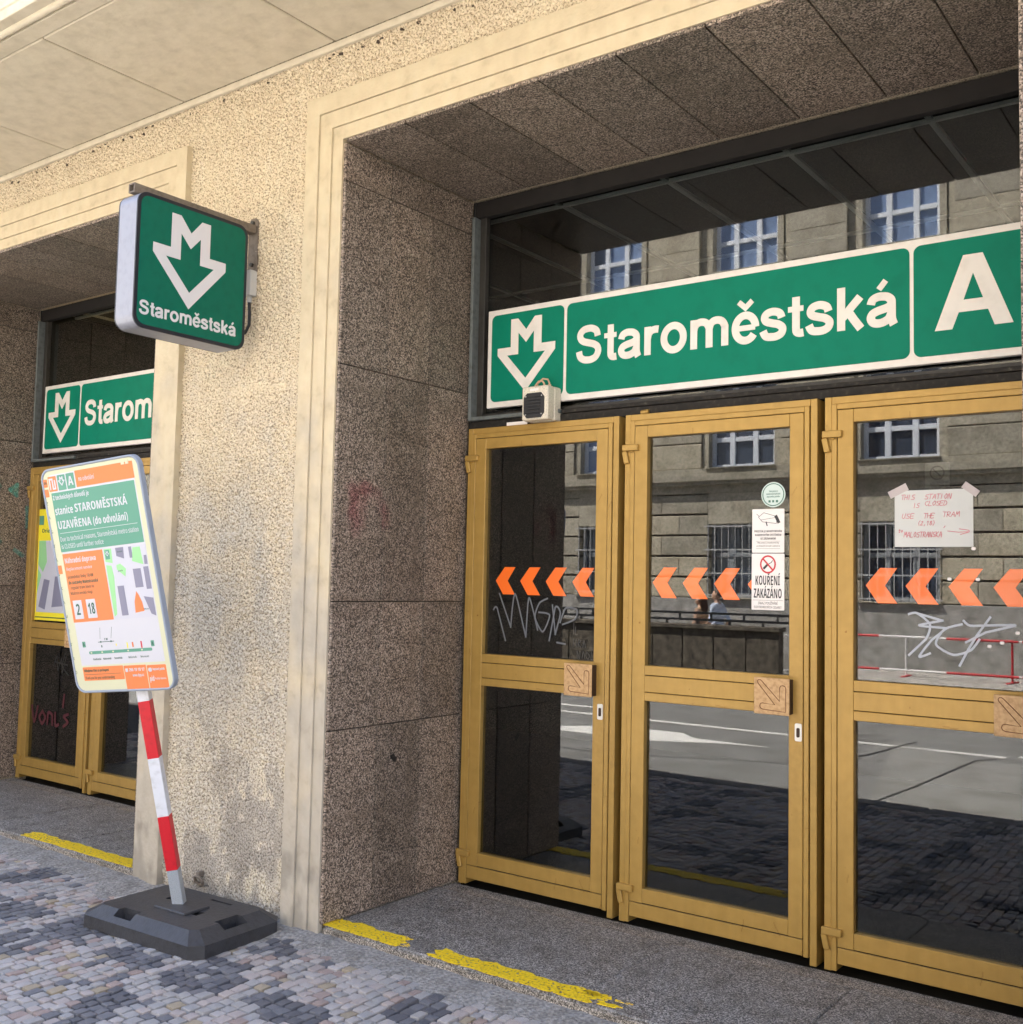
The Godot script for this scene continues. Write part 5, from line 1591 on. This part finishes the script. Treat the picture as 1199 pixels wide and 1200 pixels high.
# ---------------------------------------------------------------- across the street
func opposite() -> void:
	var B := thing("stone_building", "grey ashlar building across the street mirrored in the doors, with barred ground floor windows", "building", V(0, 0, FAR))
	# local z = 0 is the face, towards us is -z
	var pitch := 3.36
	var xs := []
	for k in 7:
		xs.append(-2.75 + 0.6 - 0.6 - pitch * (k - 1))
	var hw := 0.76
	var core := MB.new()
	core.box(V(-34, -0.6, 0.35), V(16, 14.0, 9))
	part(B, "core", core, M.plinth)
	# storeys: [sill, head]
	var lev := [[1.33, 2.92], [4.15, 6.35], [8.55, 11.0]]
	var left: float = xs[6] - pitch / 2
	var right: float = xs[0] + pitch / 2
	part(B, "end_wall", boxes([[V(-34, -0.6, 0.0), V(left, 14.0, 0.35)]]), M.stone[0])
	part(B, "end_wall", boxes([[V(right, -0.6, 0.0), V(16, 14.0, 0.35)]]), M.stone[0])
	part(B, "plinth", boxes([[V(left, -0.6, -0.03), V(right, 1.30, 0.35)]], 0.01), M.plinth)
	part(B, "cornice", boxes([[V(left, 3.60, -0.03), V(right, 3.78, 0.35)], [V(left, 3.78, -0.12), V(right, 3.86, 0.35)], [V(left, 3.86, -0.16), V(right, 4.02, 0.35)], [V(left, 4.02, -0.06), V(right, 4.15, 0.35)], [V(left, 7.5, -0.06), V(right, 7.7, 0.35)], [V(left, 7.7, -0.18), V(right, 7.86, 0.35)], [V(left, 12.2, -0.3), V(right, 12.6, 0.35)]], 0.008), M.stone[1])
	var cours := [1.30, 1.76, 2.22, 2.68, 3.14, 3.60]
	var up := [4.15, 4.72, 5.28, 5.84, 6.40, 6.95, 7.5]
	var up2 := [7.86, 8.55, 9.16, 9.78, 10.4, 11.0, 11.6, 12.2]
	for k in 6:
		var x0: float = xs[k + 1] + hw
		var x1: float = xs[k] - hw
		var mid := (x0 + x1) / 2
		for r in 5:
			var cut := mid + (0.22 if r % 2 else -0.22)
			for e in [[x0, cut], [cut, x1]]:
				part(B, "stone_block", boxes([[V(e[0] + 0.004, cours[r] + 0.022, 0.0), V(e[1] - 0.004, cours[r + 1] - 0.022, 0.35)]], 0.012), M.stone[rng.randi() % 3])
		for r in 6:
			part(B, "stone_block", boxes([[V(x0 + 0.16, up[r] + 0.012, -0.02), V(x1 - 0.16, up[r + 1] - 0.012, 0.35)]], 0.012), M.stone[rng.randi() % 3])
		for r in 7:
			part(B, "stone_block", boxes([[V(x0 + 0.3, up2[r] + 0.004, -0.06), V(x1 - 0.3, up2[r + 1] - 0.004, 0.35)]], 0.008), M.stone[rng.randi() % 3])
		part(B, "window_reveal", boxes([[V(x0, 4.15, 0.03), V(x0 + 0.155, 7.5, 0.35)], [V(x1 - 0.155, 4.15, 0.03), V(x1, 7.5, 0.35)], [V(x0, 7.86, 0.02), V(x0 + 0.14, 12.2, 0.35)], [V(x0 + 0.15, 7.86, 0.05), V(x0 + 0.295, 12.2, 0.35)], [V(x1 - 0.14, 7.86, 0.02), V(x1, 12.2, 0.35)], [V(x1 - 0.295, 7.86, 0.05), V(x1 - 0.15, 12.2, 0.35)]], 0.006), M.stone[0])
		part(B, "groove_back", boxes([[V(x0 + 0.01, 1.3, 0.045), V(x1 - 0.01, 3.6, 0.34)]]), M.parapet)
	for k in 7:
		var cx: float = xs[k]
		for s in 3:
			var y0: float = lev[s][0]
			var y1: float = lev[s][1]
			var top: float = [3.60, 7.5, 12.2][s]
			var bot: float = [1.30, 4.15, 7.86][s]
			part(B, "window_head", boxes([[V(cx - hw, y1, 0.0), V(cx + hw, top, 0.35)]], 0.006), M.stone[s])
			part(B, "window_sill", boxes([[V(cx - hw - 0.05, bot, -0.1), V(cx + hw + 0.05, y0, 0.35)]], 0.01), M.stone[1])
			window(B, cx, y0, y1, hw, s)

func window(B: Node3D, cx: float, y0: float, y1: float, hw: float, s: int) -> void:
	var z := 0.2
	var fm: Material = M.window_grey if s == 0 else M.window_white
	var f := MB.new()
	var yt: float = [2.2, 4.74, 9.2][s]
	f.box(V(cx - hw, y0, z), V(cx - hw + 0.09, y1, z + 0.08), 0.006)
	f.box(V(cx + hw - 0.09, y0, z), V(cx + hw, y1, z + 0.08), 0.006)
	for x in [-0.27, 0.27]:
		f.box(V(cx + x - 0.06, y0, z - 0.01), V(cx + x + 0.06, y1, z + 0.08), 0.006)
	for e in [[-hw + 0.09, -0.33], [-0.21, 0.21], [0.33, hw - 0.09]]:
		f.box(V(cx + e[0], y0, z + 0.005), V(cx + e[1], y0 + 0.09, z + 0.08), 0.006)
		f.box(V(cx + e[0], yt, z - 0.005), V(cx + e[1], yt + 0.1, z + 0.08), 0.006)
		f.box(V(cx + e[0], y1 - 0.08, z + 0.005), V(cx + e[1], y1, z + 0.08), 0.006)
	var W := part(B, "window", f, fm)
	for e in [[-hw + 0.09, -0.33], [-0.21, 0.21], [0.33, hw - 0.09]]:
		var p := MB.new()
		p.t = Transform3D(Basis(Vector3.UP, rng.randf_range(-0.03, 0.03)) * Basis(Vector3.RIGHT, rng.randf_range(-0.02, 0.02)), V(cx + (e[0] + e[1]) / 2, (y0 + yt) / 2, z + 0.05))
		p.box(V(-(e[1] - e[0]) / 2, -(yt - y0) / 2, 0), V((e[1] - e[0]) / 2, (yt - y0) / 2, 0.006))
		part(W, "pane", p, M.sky_tinted_pane if s == 2 and rng.randf() < 0.75 or s == 1 and cx < -8 else M.dark_pane)
		p = MB.new()
		p.box(V(cx + e[0], yt + 0.1, z + 0.05), V(cx + e[1], y1 - 0.08, z + 0.056))
		part(W, "pane", p, M.sky_tinted_pane if s == 2 and rng.randf() < 0.75 or s == 1 and cx < -8 else M.dark_pane)
	if s == 0:
		var g := MB.new()
		for i in 10:
			var bx := cx - 0.72 + 0.16 * i
			g.tube([V(bx, y0, -0.05), V(bx, y1, -0.05)], 0.011, 5)
		for y in [y0 + 0.05, y0 + 0.52, y0 + 1.03, y1 - 0.05]:
			g.box(V(cx - hw - 0.06, y - 0.014, -0.056), V(cx + hw + 0.06, y + 0.014, -0.044))
		part(W, "window_grille", g, M.bar)

func far_side() -> void:
	var P := thing("parapet_wall", "stained concrete parapet with a black railing across the road", "wall", V(0, 0, 12))
	var x := -3.57
	while x > -16:
		part(P, "wall_panel", boxes([[V(x - 0.595, -0.4, 0.0), V(x, 0.8, 0.2)]], 0.008), M.parapet)
		x -= 0.61
	part(P, "coping", boxes([[V(-16.1, 0.8, -0.05), V(-3.54, 0.88, 0.25)]], 0.01), M.parapet)
	var r := MB.new()
	for y in [0.96, 1.08]:
		r.box(V(-16, y - 0.02, 0.08), V(-3.2, y + 0.02, 0.12))
	part(P, "handrail", r, M.rail_black)
	x = -3.9
	while x > -16:
		part(P, "railing_post", boxes([[V(x - 0.02, 0.88, 0.08), V(x + 0.02, 0.94, 0.12)], [V(x + 0.25, 0.98, 0.085), V(x + 0.28, 1.06, 0.115)]]), M.rail_black)
		x -= 0.62
	barrier(V(-3.25, 0, 14.5), 0.0, "red and white tubular barrier along the footway mirrored in the rightmost door", 3.9)
	barrier(V(-3.74, 0.0, 12.3), -1.45, "short end-on red and white barrier beside the parapet end", 0.0)
	barrier(V(-0.42, 0, 14.52), 0.12, "second red and white barrier standing to the right along the footway", 3.4)

func barrier(at: Vector3, yaw: float, label: String, l: float) -> void:
	var short := l <= 0.0
	if short:
		l = 1.1
	var B := thing("street_barrier", label, "barrier", at, "red and white street barriers")
	B.rotation.y = yaw
	var step := 1.18 if not short else 0.5
	for y in [0.12, 0.72]:
		var x := 0.0
		var k := 0
		var first := 0.58 if not short else 0.1
		while x < l:
			var e := minf(l, x + (first if k == 0 else step))
			var b := MB.new()
			b.tube([V(x, y, 0), V(e, y, 0)], 0.022, 7)
			part(B, "rail", b, M.barrier_red if k % 2 == 0 else M.barrier_white)
			x = e
			k += 1
	for x in [0.0, 1.06, l]:
		var b := MB.new()
		b.tube([V(x, 0.01, 0), V(x, 0.72, 0)], 0.02, 7)
		part(B, "post", b, M.barrier_white if x == 1.06 else M.barrier_red)
		part(B, "foot", boxes([[V(x - 0.03, 0.006, -0.25), V(x + 0.03, 0.03, 0.25)]], 0.005), M.barrier_red)

# ---------------------------------------------------------------- people (small, seen only in the panes)
func capsule_field(p: Vector3, a: Vector3, b: Vector3, ra: float, rb: float) -> float:
	var d := b - a
	var h := clampf((p - a).dot(d) / maxf(d.length_squared(), 1e-9), 0.0, 1.0)
	return (p - a - d * h).length() - lerpf(ra, rb, h)

func flesh(bones: Array, cell: float, k: float, flat: Vector3) -> MB:
	# surface nets over a smooth union of tapered capsules [from, to, radius, radius, colour]; flat squeezes the field along an axis
	var out := MB.new()
	var lo := Vector3.INF
	var hi := -Vector3.INF
	for e in bones:
		for i in 2:
			lo = lo.min(e[i] - Vector3.ONE * (e[2 + i] + cell * 2))
			hi = hi.max(e[i] + Vector3.ONE * (e[2 + i] + cell * 2))
	var nx := int((hi.x - lo.x) / cell) + 2
	var ny := int((hi.y - lo.y) / cell) + 2
	var nz := int((hi.z - lo.z) / cell) + 2
	var f := PackedFloat32Array()
	f.resize(nx * ny * nz)
	var who := PackedInt32Array()
	who.resize(nx * ny * nz)
	for y in ny:
		for z in nz:
			for x in nx:
				var p := lo + Vector3(x, y, z) * cell
				var d := 9.0
				var best := 9.0
				var w := 0
				for i in bones.size():
					var e: Array = bones[i]
					var g := capsule_field(p, e[0], e[1], e[2], e[3])
					if g < best:
						best = g
						w = i
					if g - d < k and d - g < k:
						var hh := clampf(0.5 + 0.5 * (d - g) / k, 0, 1)
						d = lerpf(d, g, hh) - k * hh * (1 - hh)
					else:
						d = minf(d, g)
				f[(y * nz + z) * nx + x] = d
				who[(y * nz + z) * nx + x] = w
	var pt := {}
	var cl := {}
	for y in ny - 1:
		for z in nz - 1:
			for x in nx - 1:
				var s := Vector3.ZERO
				var c := 0
				for e in [[0, 0, 0, 1, 0, 0], [0, 1, 0, 1, 1, 0], [0, 0, 1, 1, 0, 1], [0, 1, 1, 1, 1, 1], [0, 0, 0, 0, 1, 0], [1, 0, 0, 1, 1, 0], [0, 0, 1, 0, 1, 1], [1, 0, 1, 1, 1, 1], [0, 0, 0, 0, 0, 1], [1, 0, 0, 1, 0, 1], [0, 1, 0, 0, 1, 1], [1, 1, 0, 1, 1, 1]]:
					var a := f[((y + e[1]) * nz + z + e[2]) * nx + x + e[0]]
					var b := f[((y + e[4]) * nz + z + e[5]) * nx + x + e[3]]
					if (a < 0) != (b < 0):
						var u := a / (a - b)
						s += Vector3(e[0], e[1], e[2]).lerp(Vector3(e[3], e[4], e[5]), u)
						c += 1
				if c:
					var id := (y * nz + z) * nx + x
					pt[id] = lo + (Vector3(x, y, z) + s / c) * cell
					cl[id] = bones[who[id]][4]
	var steps := [1, nx * nz, nx]
	for y in range(1, ny - 1):
		for z in range(1, nz - 1):
			for x in range(1, nx - 1):
				var id := (y * nz + z) * nx + x
				for ax in 3:
					var a := f[id]
					var b := f[id + steps[ax]]
					if (a < 0) == (b < 0):
						continue
					var u: int = steps[(ax + 1) % 3]
					var w: int = steps[(ax + 2) % 3]
					var q := [id - u - w, id - w, id, id - u]
					if not (pt.has(q[0]) and pt.has(q[1]) and pt.has(q[2]) and pt.has(q[3])):
						continue
					out.col = cl[id]
					if a < 0:
						out.quad(pt[q[0]], pt[q[1]], pt[q[2]], pt[q[3]])
					else:
						out.quad(pt[q[3]], pt[q[2]], pt[q[1]], pt[q[0]])
	# smooth normals
	var sum := {}
	for i in out.v.size():
		var key := Vector3i((out.v[i] * 2000).round())
		sum[key] = sum.get(key, Vector3.ZERO) + out.n[i]
	for i in out.v.size():
		out.n[i] = sum[Vector3i((out.v[i] * 2000).round())].normalized()
	return out

func person(label: String, at: Vector3, yaw: float, h: float, woman: bool) -> void:
	var P := thing("person", label, "person", at)
	P.rotation.y = yaw                                  # walks towards +x of its own axes
	var skin := Color(0.5, 0.31, 0.22)
	var top := Color(0.42, 0.27, 0.16) if woman else Color(0.52, 0.6, 0.75)
	var low := Color(0.08, 0.08, 0.1) if woman else Color(0.12, 0.12, 0.15)
	var shoe := Color(0.04, 0.035, 0.03)
	var s := h / 1.75
	var b := []
	var add := func(a: Vector3, c: Vector3, r0: float, r1: float, col: Color) -> void:
		b.append([a * s, c * s, r0 * s, r1 * s, col])
	var sw := 0.165 if woman else 0.19
	add.call(V(0, 0.98, -0.06), V(0, 0.98, 0.06), 0.115, 0.115, low)
	add.call(V(0, 1.02, 0), V(0, 1.2, 0), 0.115, 0.125, top)
	add.call(V(0, 1.3, -0.08), V(0, 1.3, 0.08), 0.115, 0.115, top)
	add.call(V(0, 1.42, -sw + 0.03), V(0, 1.42, sw - 0.03), 0.06, 0.06, top)
	add.call(V(0, 1.44, 0), V(0.02, 1.54, 0), 0.055, 0.05, skin)
	for e in [[-1, 0.25], [1, -0.25]]:
		var z: float = e[0]
		var sg: float = e[1]
		add.call(V(0, 0.93, 0.09 * z), V(sg * 0.75, 0.5, 0.1 * z), 0.088, 0.055, low)
		add.call(V(sg * 0.75, 0.5, 0.1 * z), V(sg * 0.9 - 0.1, 0.09, 0.1 * z), 0.055, 0.038, low)
		add.call(V(sg * 0.9 - 0.12, 0.045, 0.1 * z), V(sg * 0.9 + 0.07, 0.035, 0.1 * z), 0.042, 0.032, shoe)
		var el := V(-sg * 0.35 - 0.05, 1.14, (sw + 0.05) * z)
		var wr := V(-sg * 0.5 + 0.1, 0.92, (sw + 0.04) * z)
		add.call(V(0, 1.41, sw * z), el, 0.052, 0.042, skin if woman else top)
		add.call(el, wr, 0.04, 0.027, skin)
		add.call(wr, wr + V(0.02, -0.07, 0), 0.027, 0.033, skin)
	part(P, "body", flesh(b, 0.024 * s, 0.05, Vector3.ONE), M.body)
	# fingers and thumb of each hand
	b.clear()
	for e in [[-1, 0.25], [1, -0.25]]:
		var wr := V(-e[1] * 0.5 + 0.12, 0.84, (sw + 0.04) * e[0])
		for k in 4:
			add.call(wr + V(0.028 - 0.019 * k, 0, 0), wr + V(0.036 - 0.019 * k, -0.075 + 0.006 * absf(k - 1.3), -0.012 * e[0]), 0.0085, 0.0065, skin)
		add.call(wr + V(0.03, 0.04, 0), wr + V(0.055, -0.005, -0.02 * e[0]), 0.011, 0.008, skin)
	part(P, "hand", flesh(b, 0.006, 0.004, Vector3.ONE), M.body)
	b.clear()
	add.call(V(0.01, 1.655, 0), V(0.0, 1.665, 0), 0.092, 0.092, skin)
	add.call(V(0.045, 1.58, 0), V(0.06, 1.6, 0), 0.052, 0.055, skin)
	add.call(V(0.1, 1.645, 0), V(0.115, 1.615, 0), 0.012, 0.017, skin)
	add.call(V(0.09, 1.578, -0.018), V(0.09, 1.578, 0.018), 0.013, 0.013, Color(0.35, 0.14, 0.11))
	for z in [-1, 1]:
		add.call(V(0.088, 1.65, 0.032 * z), V(0.09, 1.65, 0.032 * z), 0.013, 0.013, Color(0.06, 0.05, 0.05))
		add.call(V(0.0, 1.64, 0.092 * z), V(-0.005, 1.61, 0.09 * z), 0.018, 0.013, skin)
	part(P, "head", flesh(b, 0.011, 0.02, Vector3.ONE), M.body)
	b.clear()
	var hc := Color(0.06, 0.028, 0.015) if woman else Color(0.14, 0.1, 0.08)
	add.call(V(-0.01, 1.70, 0), V(-0.03, 1.68, 0), 0.088, 0.09, hc)
	if woman:
		add.call(V(-0.06, 1.68, 0), V(-0.10, 1.45, 0), 0.075, 0.07, hc)
		add.call(V(-0.04, 1.62, -0.07), V(-0.08, 1.44, -0.07), 0.04, 0.03, hc)
		add.call(V(-0.04, 1.62, 0.07), V(-0.08, 1.44, 0.07), 0.04, 0.03, hc)
	part(P, "hair", flesh(b, 0.014, 0.03, Vector3.ONE), M.body)

# ---------------------------------------------------------------- all of it
func _ready() -> void:
	var cam := Camera3D.new()
	cam.name = "camera"
	cam.basis = Basis(Vector3.UP, 0.6373) * Basis(Vector3.RIGHT, 0.0663) * Basis(Vector3.BACK, 0.0209)
	cam.position = V(3.5623, 1.55, 3.4569)
	cam.fov = 51.35
	cam.near = 0.05
	cam.far = 900
	add_child(cam)
	var sky := ProceduralSkyMaterial.new()
	sky.sky_top_color = Color(0.53, 0.625, 0.80)
	sky.sky_horizon_color = Color(0.93, 0.915, 0.88)
	sky.sky_curve = 0.2
	sky.ground_bottom_color = Color(0.3, 0.29, 0.27)
	sky.ground_horizon_color = Color(0.6, 0.62, 0.64)
	sky.sky_energy_multiplier = 0.72
	var env := Environment.new()
	env.background_mode = Environment.BG_SKY
	env.sky = Sky.new()
	env.sky.sky_material = sky
	env.tonemap_mode = Environment.TONE_MAPPER_LINEAR
	env.tonemap_exposure = 9.6
	env.sdfgi_enabled = true
	env.ssao_enabled = true
	env.ssil_enabled = true
	var we := WorldEnvironment.new()
	we.name = "world"
	we.environment = env
	add_child(we)
	var sun := DirectionalLight3D.new()
	sun.name = "sun"
	sun.light_energy = 1.6
	sun.light_color = Color(1.0, 0.965, 0.92)
	sun.light_angular_distance = 0.5
	sun.shadow_enabled = true
	var dir := V(0.437, -0.848, 0.30).normalized()
	sun.basis = Basis.looking_at(dir, Vector3.UP)
	add_child(sun)
	rng.seed = 4
	font_bold = SystemFont.new()
	font_bold.font_names = PackedStringArray(["Droid Sans"])
	font_bold.font_weight = 700
	font_plain = SystemFont.new()
	font_plain.font_names = PackedStringArray(["Droid Sans"])
	materials()
	ground(cam)
	rng.seed = 5
	opposite()
	far_side()
	rng.seed = 6
	station()
	transom(0.0, "dark transom window above the right bay's doors, behind the large station sign")
	transom(-PITCH, "dark transom window above the doors of the bay left of the pillar")
	var doors := []
	doors.append(door(0.0288, 0.925, "leftmost ochre door of the right bay, with four orange arrows and grey marker tag", 0))
	doors.append(door(0.9892, 0.941, "middle ochre door of the right bay, bearing the smoking ban sticker", 1))
	doors.append(door(1.9618, 0.925, "rightmost ochre door, with the handwritten sheet and white tag on its glass", 2))
	doors.append(door(0.0288 - PITCH, 0.925, "ochre door left of the pillar with a yellow map behind its glass", 3))
	doors.append(door(0.9892 - PITCH, 0.941, "ochre door half hidden behind the closure notice and pillar", 4))
	doors.append(door(1.9618 - PITCH, 0.925, "ochre door of the left bay wholly behind the pillar", 5))
	chevrons(doors[0], [0.186, 0.342, 0.500, 0.660], 1.56)
	chevrons(doors[1], [0.146, 0.302, 0.458, 0.62], 1.565)
	chevrons(doors[2], [0.165, 0.325, 0.49, 0.655], 1.57, 1.02)
	station_sign(0.0, "long green and white station name sign above the right doors, ending in a large A")
	station_sign(-PITCH, "green and white station name sign left of the pillar, partly hidden by it")
	lightbox()
	speaker()
	notices()
	graffiti(doors)
	portable_sign()
	wall_ring()
	yellow_edges()
	# spray on the jambs, a hole, the lamp in the left lobby
	var B := get_node("station_building")
	var jt := Transform3D(Basis(V(0, 0, -1), Vector3.UP, V(1, 0, 0)), V(0.0, 0, 0))
	var red := MB.new()
	red.t = jt.translated(V(0.0014, 0, 0))
	for l in [[Vector2(0.09, 1.97), Vector2(0.11, 1.93), Vector2(0.10, 1.86), Vector2(0.125, 1.78)], [Vector2(0.12, 1.97), Vector2(0.17, 1.985), Vector2(0.25, 1.96)], [Vector2(0.16, 1.93), Vector2(0.14, 1.82)], [Vector2(0.29, 1.9), Vector2(0.31, 1.83)]]:
		red.ribbon(l, 0.06, 0.0004 * red.v.size())
	part(B, "spray_paint", red, M.spray_red)
	var hole := MB.new()
	hole.t = jt.translated(V(0.0012, 0, 0))
	hole.prism(PackedVector2Array([Vector2(0.405, 0.70), Vector2(0.43, 0.712), Vector2(0.44, 0.695), Vector2(0.455, 0.692), Vector2(0.452, 0.668), Vector2(0.43, 0.672)]), 0.0, 0.001)
	part(B, "bolt_hole", hole, M.black)
	var teal := MB.new()
	teal.t = jt.translated(V(-PITCH + 0.0014, 0, 0))
	for l in [[Vector2(0.78, 2.18), Vector2(0.83, 2.22), Vector2(0.83, 2.14), Vector2(0.78, 2.18)], [Vector2(0.84, 1.72), Vector2(0.90, 1.68)], [Vector2(1.0, 2.35), Vector2(0.94, 2.25)], [Vector2(0.66, 2.23), Vector2(0.70, 2.2)], [Vector2(0.92, 2.05), Vector2(0.93, 1.9)], [Vector2(0.68, 1.8), Vector2(0.72, 1.78)]]:
		teal.ribbon(l, 0.03, 0.0001 * teal.v.size())
	part(B, "spray_paint", teal, M.spray_teal)
	var lamp := thing("lobby_lamp", "yellow strip lamp glowing inside the lobby behind the left transom", "lamp", V(-3.64, 3.2, -1.75))
	part(lamp, "tube", boxes([[V(-0.18, 0, 0), V(0.2, 0.03, 0.06)]], 0.004), M.lamp)
	var al := OmniLight3D.new()
	al.name = "lamp_light"
	al.light_energy = 0.02
	al.light_color = Color(1.0, 0.82, 0.45)
	al.omni_range = 8
	al.omni_attenuation = 2
	al.light_size = 0.1
	al.shadow_enabled = true
	lamp.add_child(al)
	al.position = V(0, -0.06, 0.03)
	person("person with long brown hair in a sleeveless tan top walking behind the parapet", V(-5.98, -0.235, 13.9), PI, 1.62, true)
	person("person in a light blue shirt walking behind the parapet", V(-5.52, -0.235, 13.7), PI, 1.74, false)
